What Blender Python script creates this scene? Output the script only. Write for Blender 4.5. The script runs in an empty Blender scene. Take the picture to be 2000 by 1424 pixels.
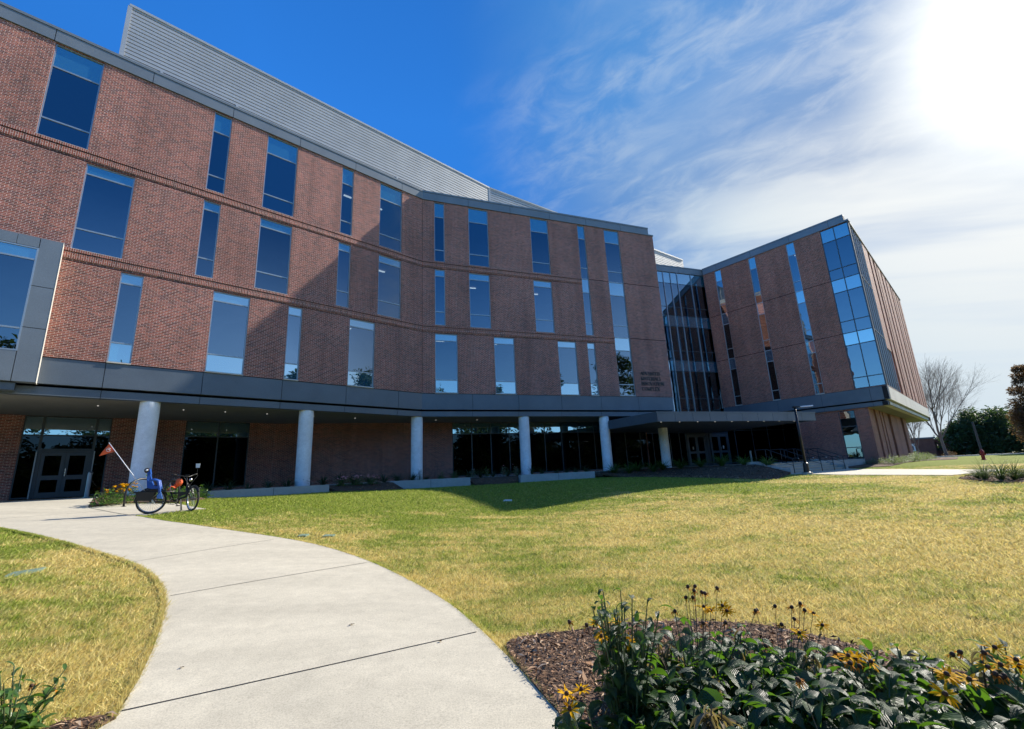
import bpy, bmesh, math, random
import numpy as np
from mathutils import Vector, Matrix, geometry
random.seed(7); rng = np.random.default_rng(7)
R_ = math.radians
SC = bpy.context.scene
COL = SC.collection
# ------------------------------------------------------------------ camera
F_PX, PITCH, ROLL, EYE = 884.0, R_(13.34), R_(-2.66), 1.5
cd = bpy.data.cameras.new('camera'); cam = bpy.data.objects.new('camera', cd); COL.objects.link(cam)
cd.sensor_fit = 'HORIZONTAL'; cd.sensor_width = 36.0; cd.lens = 36.0 * F_PX / 2000.0
cd.clip_start = 0.05; cd.clip_end = 4000
cam.matrix_world = Matrix.Translation((0, 0, EYE)) @ Matrix.Rotation(math.pi/2 + PITCH, 4, 'X') @ Matrix.Rotation(ROLL, 4, 'Z')
SC.camera = cam
# ------------------------------------------------------------------ light
SUN_AZ, SUN_EL = 31.8, 31.9           # azimuth counted from +X towards +Y
sv = Vector((math.cos(R_(SUN_EL))*math.cos(R_(SUN_AZ)), math.cos(R_(SUN_EL))*math.sin(R_(SUN_AZ)), math.sin(R_(SUN_EL))))
sl = bpy.data.lights.new('sun', 'SUN'); sl.energy = 5.0; sl.angle = R_(0.5); sl.color = (1.0, 0.93, 0.82)
so = bpy.data.objects.new('sun', sl); COL.objects.link(so); so.rotation_euler = sv.to_track_quat('Z', 'Y').to_euler()
so.location = (30, 20, 40)
SC.view_settings.view_transform = 'Standard'; SC.view_settings.look = 'None'
SC.view_settings.exposure = 0.75; SC.view_settings.gamma = 1.0; SC.view_settings.use_curve_mapping = False

class NT:
    """tiny node-tree helper"""
    def __init__(s, tree): s.t = tree; s.n = tree.nodes; s.l = tree.links
    def node(s, typ, **kw):
        n = s.n.new(typ)
        for k, v in kw.items():
            if k.startswith('i_'):
                key = k[2:]; key = int(key) if key.isdigit() else key
                s.put(n.inputs[key], v)
            else: setattr(n, k, v)
        return n
    def put(s, inp, v):
        if hasattr(v, 'is_output') or isinstance(v, bpy.types.NodeSocket): s.l.new(v, inp)
        else: inp.default_value = v
    def math(s, op, a, b=0.0, c=None, clamp=False):
        n = s.n.new('ShaderNodeMath'); n.operation = op; n.use_clamp = clamp
        s.put(n.inputs[0], a); s.put(n.inputs[1], b)
        if c is not None: s.put(n.inputs[2], c)
        return n.outputs[0]
    def vmath(s, op, a, b=(0, 0, 0)):
        n = s.n.new('ShaderNodeVectorMath'); n.operation = op
        s.put(n.inputs[0], a); s.put(n.inputs[1], b)
        return n.outputs['Value'] if op in ('DOT_PRODUCT', 'LENGTH') else n.outputs[0]
    def mix(s, f, a, b, mode='MIX'):
        n = s.n.new('ShaderNodeMix'); n.data_type = 'RGBA'; n.blend_type = mode
        s.put(n.inputs[0], f)
        for i, v in ((6, a), (7, b)):
            if isinstance(v, tuple) and len(v) == 3: v = v + (1.0,)
            s.put(n.inputs[i], v)
        return n.outputs[2]
    def ramp(s, f, stops, interp='LINEAR'):
        n = s.n.new('ShaderNodeValToRGB'); cr = n.color_ramp; cr.interpolation = interp
        while len(cr.elements) > 1: cr.elements.remove(cr.elements[-1])
        for i, (p, c) in enumerate(stops):
            e = cr.elements[0] if i == 0 else cr.elements.new(p)
            e.position = p
            c = (c, c, c) if not isinstance(c, tuple) else c
            e.color = c + (1.0,) if len(c) == 3 else c
        s.put(n.inputs[0], f); return n.outputs[0]
    def noise(s, vec, scale, detail=4, rough=.55, dist=0.0, out=0):
        n = s.n.new('ShaderNodeTexNoise'); s.put(n.inputs['Vector'], vec)
        n.inputs['Scale'].default_value = scale; n.inputs['Detail'].default_value = detail
        n.inputs['Roughness'].default_value = rough; n.inputs['Distortion'].default_value = dist
        return n.outputs[out]
    def mapping(s, vec, scale=(1, 1, 1), rot=(0, 0, 0), loc=(0, 0, 0)):
        n = s.n.new('ShaderNodeMapping'); s.put(n.inputs['Vector'], vec)
        n.inputs['Scale'].default_value = scale; n.inputs['Rotation'].default_value = rot; n.inputs['Location'].default_value = loc
        return n.outputs[0]
    def smooth(s, v, a, b):
        n = s.n.new('ShaderNodeMapRange'); n.interpolation_type = 'SMOOTHSTEP'
        s.put(n.inputs[0], v); n.inputs[1].default_value = a; n.inputs[2].default_value = b
        return n.outputs[0]

# ------------------------------------------------------------------ world sky
world = bpy.data.worlds.new('World'); SC.world = world; world.use_nodes = True
w = NT(world.node_tree); w.n.clear()
gen = w.node('ShaderNodeTexCoord').outputs['Generated']
sky = w.node('ShaderNodeTexSky', sky_type='NISHITA', sun_disc=False)
sky.sun_elevation = R_(SUN_EL); sky.sun_rotation = R_(90 - SUN_AZ)
sky.altitude = 200; sky.air_density = 1.0; sky.dust_density = 0.35; sky.ozone_density = 2.2
sundot = w.vmath('DOT_PRODUCT', gen, tuple(sv))
skyc = w.node('ShaderNodeHueSaturation', i_Saturation=1.22, i_Value=1.0, i_Color=sky.outputs[0]).outputs[0]
skyc = w.mix(1.0, skyc, (0.042, 0.116, 0.176), 'MULTIPLY')
skyc = w.mix(1.0, skyc, w.ramp(sundot, [(0.0, 1.0), (.35, 1.0), (.60, .80), (.80, .58), (.90, .36), (.96, .18), (1.0, .08)]), 'MULTIPLY')
skyc = w.mix(w.math('MULTIPLY', w.smooth(sundot, .62, .86), .88), skyc, (.045, .175, .42))
sep = w.node('ShaderNodeSeparateXYZ', i_0=gen)
skyc = w.mix(1.0, skyc, w.ramp(sep.outputs[2], [(0.0, (1.6, 1.35, 1.2)), (.22, (1.3, 1.2, 1.12)), (.48, (.80, .80, .82)), (.66, 1.0)]), 'MULTIPLY')
zz = w.math('MAXIMUM', sep.outputs[2], 0.0)
den = w.math('ADD', zz, 0.16)
flat = w.node('ShaderNodeCombineXYZ', i_0=w.math('DIVIDE', sep.outputs[0], den), i_1=w.math('DIVIDE', sep.outputs[1], den), i_2=0.0).outputs[0]
def streaks(ang, sx, sy, scale, det, rough, dist, loc=(0, 0, 0)):
    return w.noise(w.mapping(w.mapping(flat, rot=(0, 0, R_(ang))), scale=(sx, sy, 1), loc=loc), scale, det, rough, dist)
n1 = streaks(17, .28, 1.7, 1.7, 5, .52, .35, (0, .35, 0))                       # long veils
n2 = streaks(36, .8, 1.35, 8.5, 8, .60, .5, (4.3, 1.4, 0))         # fine mackerel wisps
n3 = streaks(30, .8, 1.2, 1.6, 3, .5, .2, (1.2, 6, 0))             # where wisps gather
el_lo = w.smooth(w.math('SUBTRACT', 1.0, zz), .40, .58)
veil = w.math('MULTIPLY', w.math('MULTIPLY', el_lo, w.smooth(sundot, .80, .91)), w.math('ADD', .30, w.math('MULTIPLY', w.smooth(n1, .36, .58), .66)), clamp=True)
wisp = w.math('MULTIPLY', w.math('MULTIPLY', w.smooth(n2, .36, .74), w.smooth(n3, .34, .56)), w.math('MULTIPLY', w.smooth(sundot, .60, .82), .40))
thin = w.math('MULTIPLY', w.smooth(streaks(30, .4, 1.2, 1.0, 4, .5, .3, (1, 7, 0)), .35, .7), w.math('MULTIPLY', w.smooth(sundot, .62, .93), .30))
glare = w.smooth(sundot, .965, 1.0)
hazy = w.math('MULTIPLY', w.math('MULTIPLY', w.smooth(w.math('SUBTRACT', 1.0, zz), .48, .86), w.smooth(sundot, .12, .70)), .75)
horizon = w.math('MULTIPLY', w.math('POWER', w.smooth(w.math('SUBTRACT', 1.0, zz), .50, 1.0), 1.4), w.math('ADD', .42, w.math('MULTIPLY', w.smooth(sundot, -.2, .7), .38)))
keep = w.math('SUBTRACT', 1.0, veil)
for k_ in (wisp, thin, glare, horizon, hazy): keep = w.math('MULTIPLY', keep, w.math('SUBTRACT', 1.0, k_))
cl = w.math('SUBTRACT', 1.0, keep, clamp=True)
glow = w.math('POWER', w.math('MAXIMUM', sundot, 0.0), 170.0)
clv = w.math('ADD', w.math('MULTIPLY', w.ramp(sundot, [(0, 1.25), (.52, 1.25), (.66, .48), (.80, .48), (.93, .54), (1, .60)]), 1.0), w.math('MULTIPLY', glow, .9))
clc = w.mix(1.0, w.ramp(sundot, [(0, (.38, .62, 1.0)), (.55, (.42, .66, 1.0)), (.72, (.74, .87, 1.0)), (.88, (.82, .93, 1.0)), (.96, (.97, 1.0, 1.0))]), w.node('ShaderNodeCombineXYZ', i_0=clv, i_1=clv, i_2=clv).outputs[0], 'MULTIPLY')
fin = w.mix(cl, skyc, clc)
bg = w.node('ShaderNodeBackground', i_Color=fin, i_Strength=1.0)
wo = w.node('ShaderNodeOutputWorld'); w.l.new(bg.outputs[0], wo.inputs[0])

# ------------------------------------------------------------------ materials
MATS = {}
def mat(name, build):
    m = bpy.data.materials.new(name); m.use_nodes = True
    t = NT(m.node_tree); t.n.clear()
    out = t.node('ShaderNodeOutputMaterial'); surf = build(t); t.l.new(surf, out.inputs[0]); MATS[name] = m; return m
def pbsdf(t, col, rough=.6, metal=0.0, bump=None, bstr=.3, bdist=.01, spec=.5, **kw):
    p = t.node('ShaderNodeBsdfPrincipled')
    if isinstance(col, tuple) and len(col) == 3: col = col + (1.0,)
    t.put(p.inputs['Base Color'], col); t.put(p.inputs['Roughness'], rough); t.put(p.inputs['Metallic'], metal)
    t.put(p.inputs['Specular IOR Level'], spec)
    for k, v in kw.items(): t.put(p.inputs[k.replace('_', ' ')], v)
    if bump is not None:
        b = t.node('ShaderNodeBump', i_Strength=bstr, i_Distance=bdist, i_Height=bump); t.l.new(b.outputs[0], p.inputs['Normal'])
    return p.outputs[0]
def obj_co(t): return t.node('ShaderNodeTexCoord').outputs['Object']
def m_brick(t):
    uv = t.node('ShaderNodeTexCoord').outputs['UV']
    b = t.node('ShaderNodeTexBrick', offset=.5, i_Vector=uv)
    b.inputs['Scale'].default_value = 1.0; b.inputs['Mortar Size'].default_value = .0065; b.inputs['Mortar Smooth'].default_value = .25
    b.inputs['Brick Width'].default_value = .205; b.inputs['Row Height'].default_value = .0677; b.inputs['Bias'].default_value = -.1
    b.inputs['Color1'].default_value = (.325, .092, .058, 1); b.inputs['Color2'].default_value = (.10, .031, .025, 1)
    b.inputs['Mortar'].default_value = (.72, .56, .48, 1)
    nz = t.noise(uv, .35, 3); nf = t.noise(uv, 11, 3, .7)
    c = t.mix(1.0, b.outputs[0], t.ramp(nz, [(.3, .82), (.7, 1.12)]), 'MULTIPLY')
    c = t.mix(.8, c, t.ramp(nf, [(.3, .68), (.7, 1.32)]), 'MULTIPLY')
    stk = t.noise(t.mapping(uv, scale=(1.6, .10, 1)), 1.0, 5, .6, .3)
    c = t.mix(1.0, c, t.ramp(stk, [(.34, .80), (.55, 1.0), (.72, 1.10)]), 'MULTIPLY')
    h = t.math('SUBTRACT', 1.0, b.outputs[1])
    return pbsdf(t, c, .82, bump=h, bstr=.8, bdist=.010)
mat('brick', m_brick)
def m_far_brick(t):
    co = obj_co(t); n = t.noise(co, 1.2, 5)
    return pbsdf(t, t.ramp(n, [(.3, (.13, .055, .042)), (.7, (.2, .085, .063))]), .85)
mat('far_brick', m_far_brick)
def panel(c, amt=.12, rough=.45, fine=.25, metal=0.0):
    def f(t):
        co = obj_co(t); n = t.noise(co, .7, 3); g = t.noise(co, 55, 2, .7)
        col = t.mix(1.0, c, t.ramp(n, [(.3, 1-amt), (.7, 1+amt)]), 'MULTIPLY')
        col = t.mix(fine, col, t.ramp(g, [(.35, .55), (.65, 1.45)]), 'MULTIPLY')
        return pbsdf(t, col, rough, metal, bump=t.noise(co, .45, 2), bstr=.12, bdist=.05)
    return f
mat('fascia', panel((.105, .128, .155), .1, .42, .3, .15))
mat('parapet', panel((.16, .185, .21), .1, .45, .3, .15))
mat('stone', panel((.52, .50, .46), .08, .8, .3))
mat('frame', panel((.30, .34, .37), .05, .38, 0, .5))
mat('dark_frame', panel((.055, .07, .085), .05, .4, 0, .3))
mat('door_frame', panel((.10, .125, .15), .05, .4, 0, .3))
mat('siding', panel((.40, .41, .41), .07, .45, .0, .35))
mat('soffit', panel((.20, .195, .18), .08, .85, .1))
mat('dark_soffit', panel((.07, .08, .09), .08, .7, .1))
mat('gap', lambda t: pbsdf(t, (.008, .009, .012), .8))  # open joints, and the painted shadow lines of brick courses and siding laps
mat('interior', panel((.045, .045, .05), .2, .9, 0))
def m_conc(c, s=1.0):
    def f(t):
        co = obj_co(t)
        a = t.noise(t.mapping(co, scale=(.5, 1.6, 1)), .55*s, 6, .62, .6); b = t.noise(co, 6*s, 5, .65); g = t.noise(co, 95, 4, .75)
        c0 = t.mix(t.smooth(a, .3, .7), tuple(x*.88 for x in c), tuple(x*1.08 for x in c))
        c0 = t.mix(.6, c0, t.ramp(b, [(.3, .84), (.7, 1.12)]), 'MULTIPLY')
        c0 = t.mix(.75, c0, t.ramp(g, [(.32, .58), (.5, 1.0), (.7, 1.28)]), 'MULTIPLY')
        stn = t.smooth(t.noise(co, 1.4*s, 6, .7, .8), .60, .78)
        c0 = t.mix(t.math('MULTIPLY', stn, .14), c0, (.22, .17, .11))
        return pbsdf(t, c0, .85, bump=t.math('ADD', g, t.math('MULTIPLY', b, .6)), bstr=.35, bdist=.003)
    return f
mat('concrete', m_conc((.43, .42, .385)))
mat('path_concrete', m_conc((.525, .478, .368)))
mat('column_paint', m_conc((.80, .83, .86), .8))
def m_glass(tr, tint, refl=(.80, .90, 1.0), base0=.11):
    def f(t):
        co = obj_co(t)
        rnd = t.node('ShaderNodeObjectInfo').outputs['Random']; co = t.vmath('ADD', co, t.node('ShaderNodeCombineXYZ', i_0=t.math('MULTIPLY', rnd, 37.0), i_1=0.0, i_2=t.math('MULTIPLY', rnd, 11.0)).outputs[0])
        lw = t.node('ShaderNodeFresnel', i_IOR=1.75)
        bmp = t.node('ShaderNodeBump', i_Strength=.075, i_Distance=.06, i_Height=t.noise(co, .6, 2, .5, .3))
        t.l.new(bmp.outputs[0], lw.inputs['Normal'])
        fac = t.math('ADD', t.math('MULTIPLY', lw.outputs[0], 1.0), t.math('ADD', base0, t.math('MULTIPLY', t.math('SUBTRACT', rnd, .5), .06)), clamp=True)
        gl = t.node('ShaderNodeBsdfGlossy', i_Color=refl + (1,), i_Roughness=.0); t.l.new(bmp.outputs[0], gl.inputs['Normal'])
        if tr: base = t.node('ShaderNodeBsdfTransparent', i_Color=tint + (1,)).outputs[0]
        else: base = t.node('ShaderNodeBsdfDiffuse', i_Color=tint + (1,)).outputs[0]
        mx = t.node('ShaderNodeMixShader', i_0=fac); t.l.new(base, mx.inputs[1]); t.l.new(gl.outputs[0], mx.inputs[2])
        return mx.outputs[0]
    return f
mat('glass', m_glass(True, (.16, .20, .23)))
mat('spandrel', m_glass(False, (.02, .08, .13), (.9, 1.0, 1.0), .26))
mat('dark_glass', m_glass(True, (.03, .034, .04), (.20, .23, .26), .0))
def emit(c, s):
    return lambda t: t.node('ShaderNodeEmission', i_Color=c + (1,), i_Strength=s).outputs[0]
mat('lamp_glow', emit((1, .95, .85), .4))
mat('ceiling_glow', emit((1, .97, .9), 1.6))
mat('black_metal', panel((.012, .012, .013), .1, .4, 0))
mat('black_plastic', lambda t: pbsdf(t, (.014, .014, .016), .45))
mat('rubber', lambda t: pbsdf(t, (.018, .018, .018), .75))
mat('chrome', lambda t: pbsdf(t, (.62, .63, .65), .25, .9))
mat('white_plastic', lambda t: pbsdf(t, (.72, .73, .75), .4))
mat('blue_plastic', lambda t: pbsdf(t, (.010, .075, .34), .45))
mat('light_blue', lambda t: pbsdf(t, (.10, .24, .62), .5))
mat('orange_cloth', lambda t: pbsdf(t, (.80, .12, .03), .7))
mat('lime', lambda t: pbsdf(t, (.55, .75, .04), .5))
mat('red_paint', panel((.30, .012, .016), .15, .4, 0))
mat('sign_white', lambda t: pbsdf(t, (.75, .75, .73), .6))
mat('valve_green', panel((.15, .22, .165), .15, .7, .2))
def leafmat(c1, c2, trans=.25, rough=.38, spec=.5, scale=7, veins=False, tcol=None):
    def f(t):
        co = obj_co(t); n = t.noise(co, scale, 3)
        ca = t.node('ShaderNodeAttribute', attribute_name='tone').outputs['Fac']
        c = t.mix(t.smooth(t.math('ADD', t.math('MULTIPLY', n, .5), t.math('MULTIPLY', ca, .5)), .3, .7), c1, c2)
        bump = t.noise(co, 90, 2)
        if veins:
            uv = t.node('ShaderNodeTexCoord').outputs['UV']
            sx = t.node('ShaderNodeSeparateXYZ', i_0=uv)
            d = t.math('ABSOLUTE', t.math('SUBTRACT', sx.outputs[0], .5))
            v = t.math('SINE', t.math('MULTIPLY', t.math('SUBTRACT', sx.outputs[1], t.math('MULTIPLY', d, .9)), 55.0))
            mid = t.smooth(d, .0, .05)
            bump = t.math('ADD', t.math('MULTIPLY', v, .5), t.math('ADD', mid, t.math('MULTIPLY', bump, .5)))
            c = t.mix(t.math('MULTIPLY', t.math('SUBTRACT', 1.0, mid), .5), c, (.12, .19, .06))
        s = pbsdf(t, c, rough, spec=spec, bump=bump, bstr=.6 if veins else .3, bdist=.006)
        tr = t.node('ShaderNodeBsdfTranslucent', i_Color=(tcol or (c2[0]*2.6, c2[1]*2.6, c2[2]*1.2)) + (1,))
        mx = t.node('ShaderNodeMixShader', i_0=trans); t.l.new(s, mx.inputs[1]); t.l.new(tr.outputs[0], mx.inputs[2])
        return mx.outputs[0]
    return f
mat('bed_leaf', leafmat((.010, .034, .024), (.036, .084, .030), .30, .47, .5, 6, True, (.14, .32, .02)))
mat('green_leaf', leafmat((.03, .075, .02), (.07, .14, .03), .3))
mat('tree_leaf', leafmat((.016, .034, .016), (.04, .07, .028), .22, .6))
mat('brown_leaf', leafmat((.045, .032, .022), (.11, .065, .042), .25, .7))
mat('dry_leaf', leafmat((.07, .055, .035), (.20, .16, .10), .2, .8, .2))
mat('grey_leaf', leafmat((.10, .14, .10), (.19, .24, .16), .2, .6))
mat('stem', lambda t: pbsdf(t, (.07, .10, .035), .6))
mat('dry_stem', lambda t: pbsdf(t, (.13, .09, .055), .8))
mat('petal', leafmat((.66, .33, .004), (.74, .42, .005), .3, .7, .1, 9, False, (.8, .42, .004)))
mat('old_petal', leafmat((.42, .13, .012), (.62, .24, .02), .35, .7, .2, 9, False, (.5, .2, .02)))
mat('cone', lambda t: pbsdf(t, (.05, .022, .010), .8))
mat('pink_petal', lambda t: pbsdf(t, (.62, .25, .27), .6))
def m_bark(c):
    def f(t):
        co = t.mapping(obj_co(t), scale=(6, 6, 1.5)); n = t.noise(co, 3, 6, .7)
        return pbsdf(t, t.mix(n, tuple(x*.6 for x in c), tuple(x*1.3 for x in c)), .9, bump=n, bstr=.6, bdist=.03)
    return f
mat('bark', m_bark((.10, .085, .07)))
mat('pale_bark', m_bark((.17, .145, .125)))
def lawn_colour(t, co):
    """patches of dormant straw and living green; same function for soil sheet and blades"""
    a = t.noise(co, .16, 4, .6, .6); b = t.noise(t.mapping(co, scale=(.7, 1.5, 1)), .9, 5, .65, .4); c = t.noise(co, 4.5, 3, .6)
    sx = t.node('ShaderNodeSeparateXYZ', i_0=co)
    # greener towards the building and beyond the far path
    far = t.smooth(t.math('SUBTRACT', sx.outputs[1], t.math('MULTIPLY', sx.outputs[0], .62)), 9.0, 22.0)
    upper = t.smooth(t.math('SUBTRACT', sx.outputs[1], t.math('MULTIPLY', sx.outputs[0], -.25)), 36.0, 38.0)
    s = t.math('ADD', t.math('ADD', t.math('MULTIPLY', a, .9), t.math('MULTIPLY', b, .65)), t.math('MULTIPLY', c, .35))
    g = t.math('ADD', t.math('ADD', s, t.math('MULTIPLY', far, .26)), t.math('MULTIPLY', upper, .6))
    return t.smooth(g, .85, 1.13)
def m_soil(t):
    co = obj_co(t); g = lawn_colour(t, co); f = t.noise(co, 38, 4, .75); f2 = t.noise(t.mapping(co, scale=(1, 2.4, 1)), 9, 4, .7)
    straw = t.mix(f, (.40, .30, .09), (.70, .56, .20)); green = t.mix(f, (.12, .16, .022), (.30, .34, .06))
    c = t.mix(g, straw, green)
    c = t.mix(.55, c, t.ramp(f2, [(.3, .5), (.65, 1.05)]), 'MULTIPLY')
    return pbsdf(t, c, .95, spec=.1, bump=t.math('ADD', f, f2), bstr=.9, bdist=.03)
mat('lawn', m_soil)
def m_blade(t):
    co = obj_co(t); g = lawn_colour(t, co)
    at = t.node('ShaderNodeAttribute', attribute_name='tone').outputs['Fac']
    gg = t.math('ADD', g, t.math('MULTIPLY', t.math('SUBTRACT', at, .5), .9), clamp=True)
    at2 = t.math('FRACT', t.math('MULTIPLY', at, 17.3))
    straw = t.mix(at2, (.62, .46, .13), (.90, .78, .36)); green = t.mix(at2, (.15, .23, .02), (.42, .50, .07))
    c = t.mix(gg, straw, green)
    s = pbsdf(t, c, .7, spec=.25)
    tr = t.node('ShaderNodeBsdfTranslucent', i_Color=c)
    mx = t.node('ShaderNodeMixShader', i_0=.45); t.l.new(s, mx.inputs[1]); t.l.new(tr.outputs[0], mx.inputs[2])
    return mx.outputs[0]
mat('blade', m_blade)
def m_mulch(t):
    co = obj_co(t); v = t.node('ShaderNodeTexVoronoi', i_Vector=t.mapping(co, scale=(1, 2.4, 1), rot=(0, 0, .6)), i_Scale=26.0)
    n = t.noise(co, 30, 4, .7)
    c = t.mix(t.node('ShaderNodeSeparateXYZ', i_0=v.outputs['Color']).outputs[0], (.05, .028, .017), (.20, .115, .068))
    c = t.mix(.6, c, t.ramp(n, [(.3, .4), (.7, 1.3)]), 'MULTIPLY')
    return pbsdf(t, c, .95, bump=t.math('ADD', v.outputs[0], n), bstr=1.0, bdist=.02)
mat('mulch', m_mulch)
def m_chip(t):
    at = t.node('ShaderNodeAttribute', attribute_name='tone').outputs['Fac']
    return pbsdf(t, t.ramp(at, [(0, (.07, .038, .022)), (.45, (.24, .135, .078)), (.8, (.42, .27, .165)), (1, (.62, .45, .30))]), .9, spec=.2)
mat('chip', m_chip)
def m_asphalt(t):
    co = obj_co(t); return pbsdf(t, t.ramp(t.noise(co, 60, 3), [(.3, .035), (.7, .07)]), .9)
mat('asphalt', m_asphalt)

# ------------------------------------------------------------------ mesh helpers
def tag(o, label=None, cat=None, group=None, kind=None):
    if label: o['label'] = label
    if cat: o['category'] = cat
    if group: o['group'] = group
    if kind: o['kind'] = kind
    return o
def empty(name, loc, label=None, cat=None, group=None):
    o = bpy.data.objects.new(name, None); COL.objects.link(o); o.location = loc; o.empty_display_size = .2
    return tag(o, label, cat, group)
def root_of(o):
    while o.parent: o = o.parent
    return o
class MB:
    """collects faces in world coordinates (or thing-local with local=True)"""
    def __init__(s): s.v = []; s.f = []; s.uv = []; s.m = []; s.mats = []
    def mi(s, m):
        if m not in s.mats: s.mats.append(m)
        return s.mats.index(m)
    def face(s, pts, m='gap', uv=None):
        i = len(s.v); s.v += [tuple(p) for p in pts]; s.f.append(tuple(range(i, i+len(pts)))); s.m.append(s.mi(m))
        s.uv += list(uv) if uv else [(0, 0)]*len(pts)
    def hexa(s, b, t, m, skip=()):
        """b,t: 4 bottom and 4 top points, counter-clockwise seen from above"""
        fs = {'bottom': [b[3], b[2], b[1], b[0]], 'top': [t[0], t[1], t[2], t[3]]}
        for i in range(4): fs['s%d' % i] = [b[i], b[(i+1) % 4], t[(i+1) % 4], t[i]]
        for k, q in fs.items():
            if k not in skip: s.face(q, m)
    def box(s, x0, x1, y0, y1, z0, z1, m):
        s.hexa([(x0, y0, z0), (x1, y0, z0), (x1, y1, z0), (x0, y1, z0)], [(x0, y0, z1), (x1, y0, z1), (x1, y1, z1), (x0, y1, z1)], m)
    def tube(s, pts, r, m, n=8, cap=True):
        """r: radius or list of radii"""
        pts = [Vector(p) for p in pts]; rs = r if isinstance(r, (list, tuple)) else [r]*len(pts)
        base = len(s.v); up = None
        for i, p in enumerate(pts):
            d = (pts[min(i+1, len(pts)-1)] - pts[max(i-1, 0)]).normalized()
            if up is None:
                up = Vector((0, 0, 1)) if abs(d.z) < .9 else Vector((1, 0, 0))
            a = d.cross(up).normalized(); b = a.cross(d).normalized(); up = b
            for k in range(n):
                t = 2*math.pi*k/n; q = p + (a*math.cos(t) + b*math.sin(t))*rs[i]
                s.v.append(tuple(q)); 
        mi = s.mi(m)
        for i in range(len(pts)-1):
            for k in range(n):
                s.f.append((base+i*n+k, base+i*n+(k+1) % n, base+(i+1)*n+(k+1) % n, base+(i+1)*n+k)); s.m.append(mi); s.uv += [(0, 0)]*4
        if cap:
            s.f.append(tuple(base+k for k in range(n))[::-1]); s.m.append(mi); s.uv += [(0, 0)]*n
            e = base+(len(pts)-1)*n; s.f.append(tuple(e+k for k in range(n))); s.m.append(mi); s.uv += [(0, 0)]*n
    def ball(s, c, r, m, n=10, squash=(1, 1, 1)):
        rings = n//2; base = len(s.v); mi = s.mi(m)
        for i in range(rings+1):
            ph = math.pi*i/rings
            for k in range(n):
                t = 2*math.pi*k/n
                s.v.append((c[0]+r*squash[0]*math.sin(ph)*math.cos(t), c[1]+r*squash[1]*math.sin(ph)*math.sin(t), c[2]+r*squash[2]*math.cos(ph)))
        for i in range(rings):
            for k in range(n):
                s.f.append((base+i*n+k, base+(i+1)*n+k, base+(i+1)*n+(k+1) % n, base+i*n+(k+1) % n)); s.m.append(mi); s.uv += [(0, 0)]*4
    def torus(s, c, R, r, axis, m, N=40, n=8):
        ax = Vector(axis).normalized(); a = ax.cross(Vector((0, 0, 1)))
        if a.length < .1: a = ax.cross(Vector((1, 0, 0)))
        a.normalize(); b = ax.cross(a); base = len(s.v); mi = s.mi(m); c = Vector(c)
        for i in range(N):
            t = 2*math.pi*i/N; d = a*math.cos(t)+b*math.sin(t)
            for k in range(n):
                u = 2*math.pi*k/n; s.v.append(tuple(c + d*(R+r*math.cos(u)) + ax*r*math.sin(u)))
        for i in range(N):
            for k in range(n):
                i2 = (i+1) % N; k2 = (k+1) % n
                s.f.append((base+i*n+k, base+i2*n+k, base+i2*n+k2, base+i*n+k2)); s.m.append(mi); s.uv += [(0, 0)]*4
    def build(s, name, parent=None, smooth=False, local=False, bevel=0, weld=False):
        me = bpy.data.meshes.new(name)
        off = Vector((0, 0, 0)) if (local or parent is None) else root_of(parent).location
        me.from_pydata([(v[0]-off[0], v[1]-off[1], v[2]-off[2]) for v in s.v], [], s.f)
        for mn in s.mats: me.materials.append(MATS[mn])
        me.polygons.foreach_set('material_index', s.m)
        uvl = me.uv_layers.new(name='UVMap'); uvl.data.foreach_set('uv', np.array(s.uv, dtype=np.float32).ravel())
        if weld or smooth:
            bm = bmesh.new(); bm.from_mesh(me); bmesh.ops.remove_doubles(bm, verts=bm.verts, dist=1e-5); bm.to_mesh(me); bm.free()
        if smooth: me.polygons.foreach_set('use_smooth', [True]*len(me.polygons))
        me.update(); o = bpy.data.objects.new(name, me); COL.objects.link(o)
        if parent is not None: o.parent = parent
        if bevel:
            b = o.modifiers.new('bevel', 'BEVEL'); b.width = bevel; b.segments = 2; b.limit_method = 'ANGLE'
        return o
def npmesh(name, verts, faces, mats, parent=None, tone=None, uv=None, smooth=False, midx=None):
    """fast mesh from numpy; faces (n,k); tone per vertex"""
    me = bpy.data.meshes.new(name); nv = len(verts); nf, k = faces.shape
    me.vertices.add(nv); me.vertices.foreach_set('co', verts.astype(np.float32).ravel())
    me.loops.add(nf*k); me.loops.foreach_set('vertex_index', faces.astype(np.int32).ravel())
    me.polygons.add(nf); me.polygons.foreach_set('loop_start', np.arange(0, nf*k, k, dtype=np.int32)); me.polygons.foreach_set('loop_total', np.full(nf, k, dtype=np.int32))
    for mn in mats: me.materials.append(MATS[mn])
    if midx is not None: me.polygons.foreach_set('material_index', midx.astype(np.int32))
    if tone is not None:
        a = me.attributes.new('tone', 'FLOAT', 'POINT'); a.data.foreach_set('value', tone.astype(np.float32))
    if uv is not None:
        l = me.uv_layers.new(name='UVMap'); l.data.foreach_set('uv', uv[faces.ravel()].astype(np.float32).ravel())
    if smooth: me.polygons.foreach_set('use_smooth', np.ones(nf, dtype=bool))
    me.update(calc_edges=True); o = bpy.data.objects.new(name, me); COL.objects.link(o)
    if parent is not None: o.parent = parent
    return o
def copy_tree(o, parent=None):
    c = o.copy(); COL.objects.link(c); c.parent = parent
    for ch in list(o.children): copy_tree(ch, c)
    return c

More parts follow.
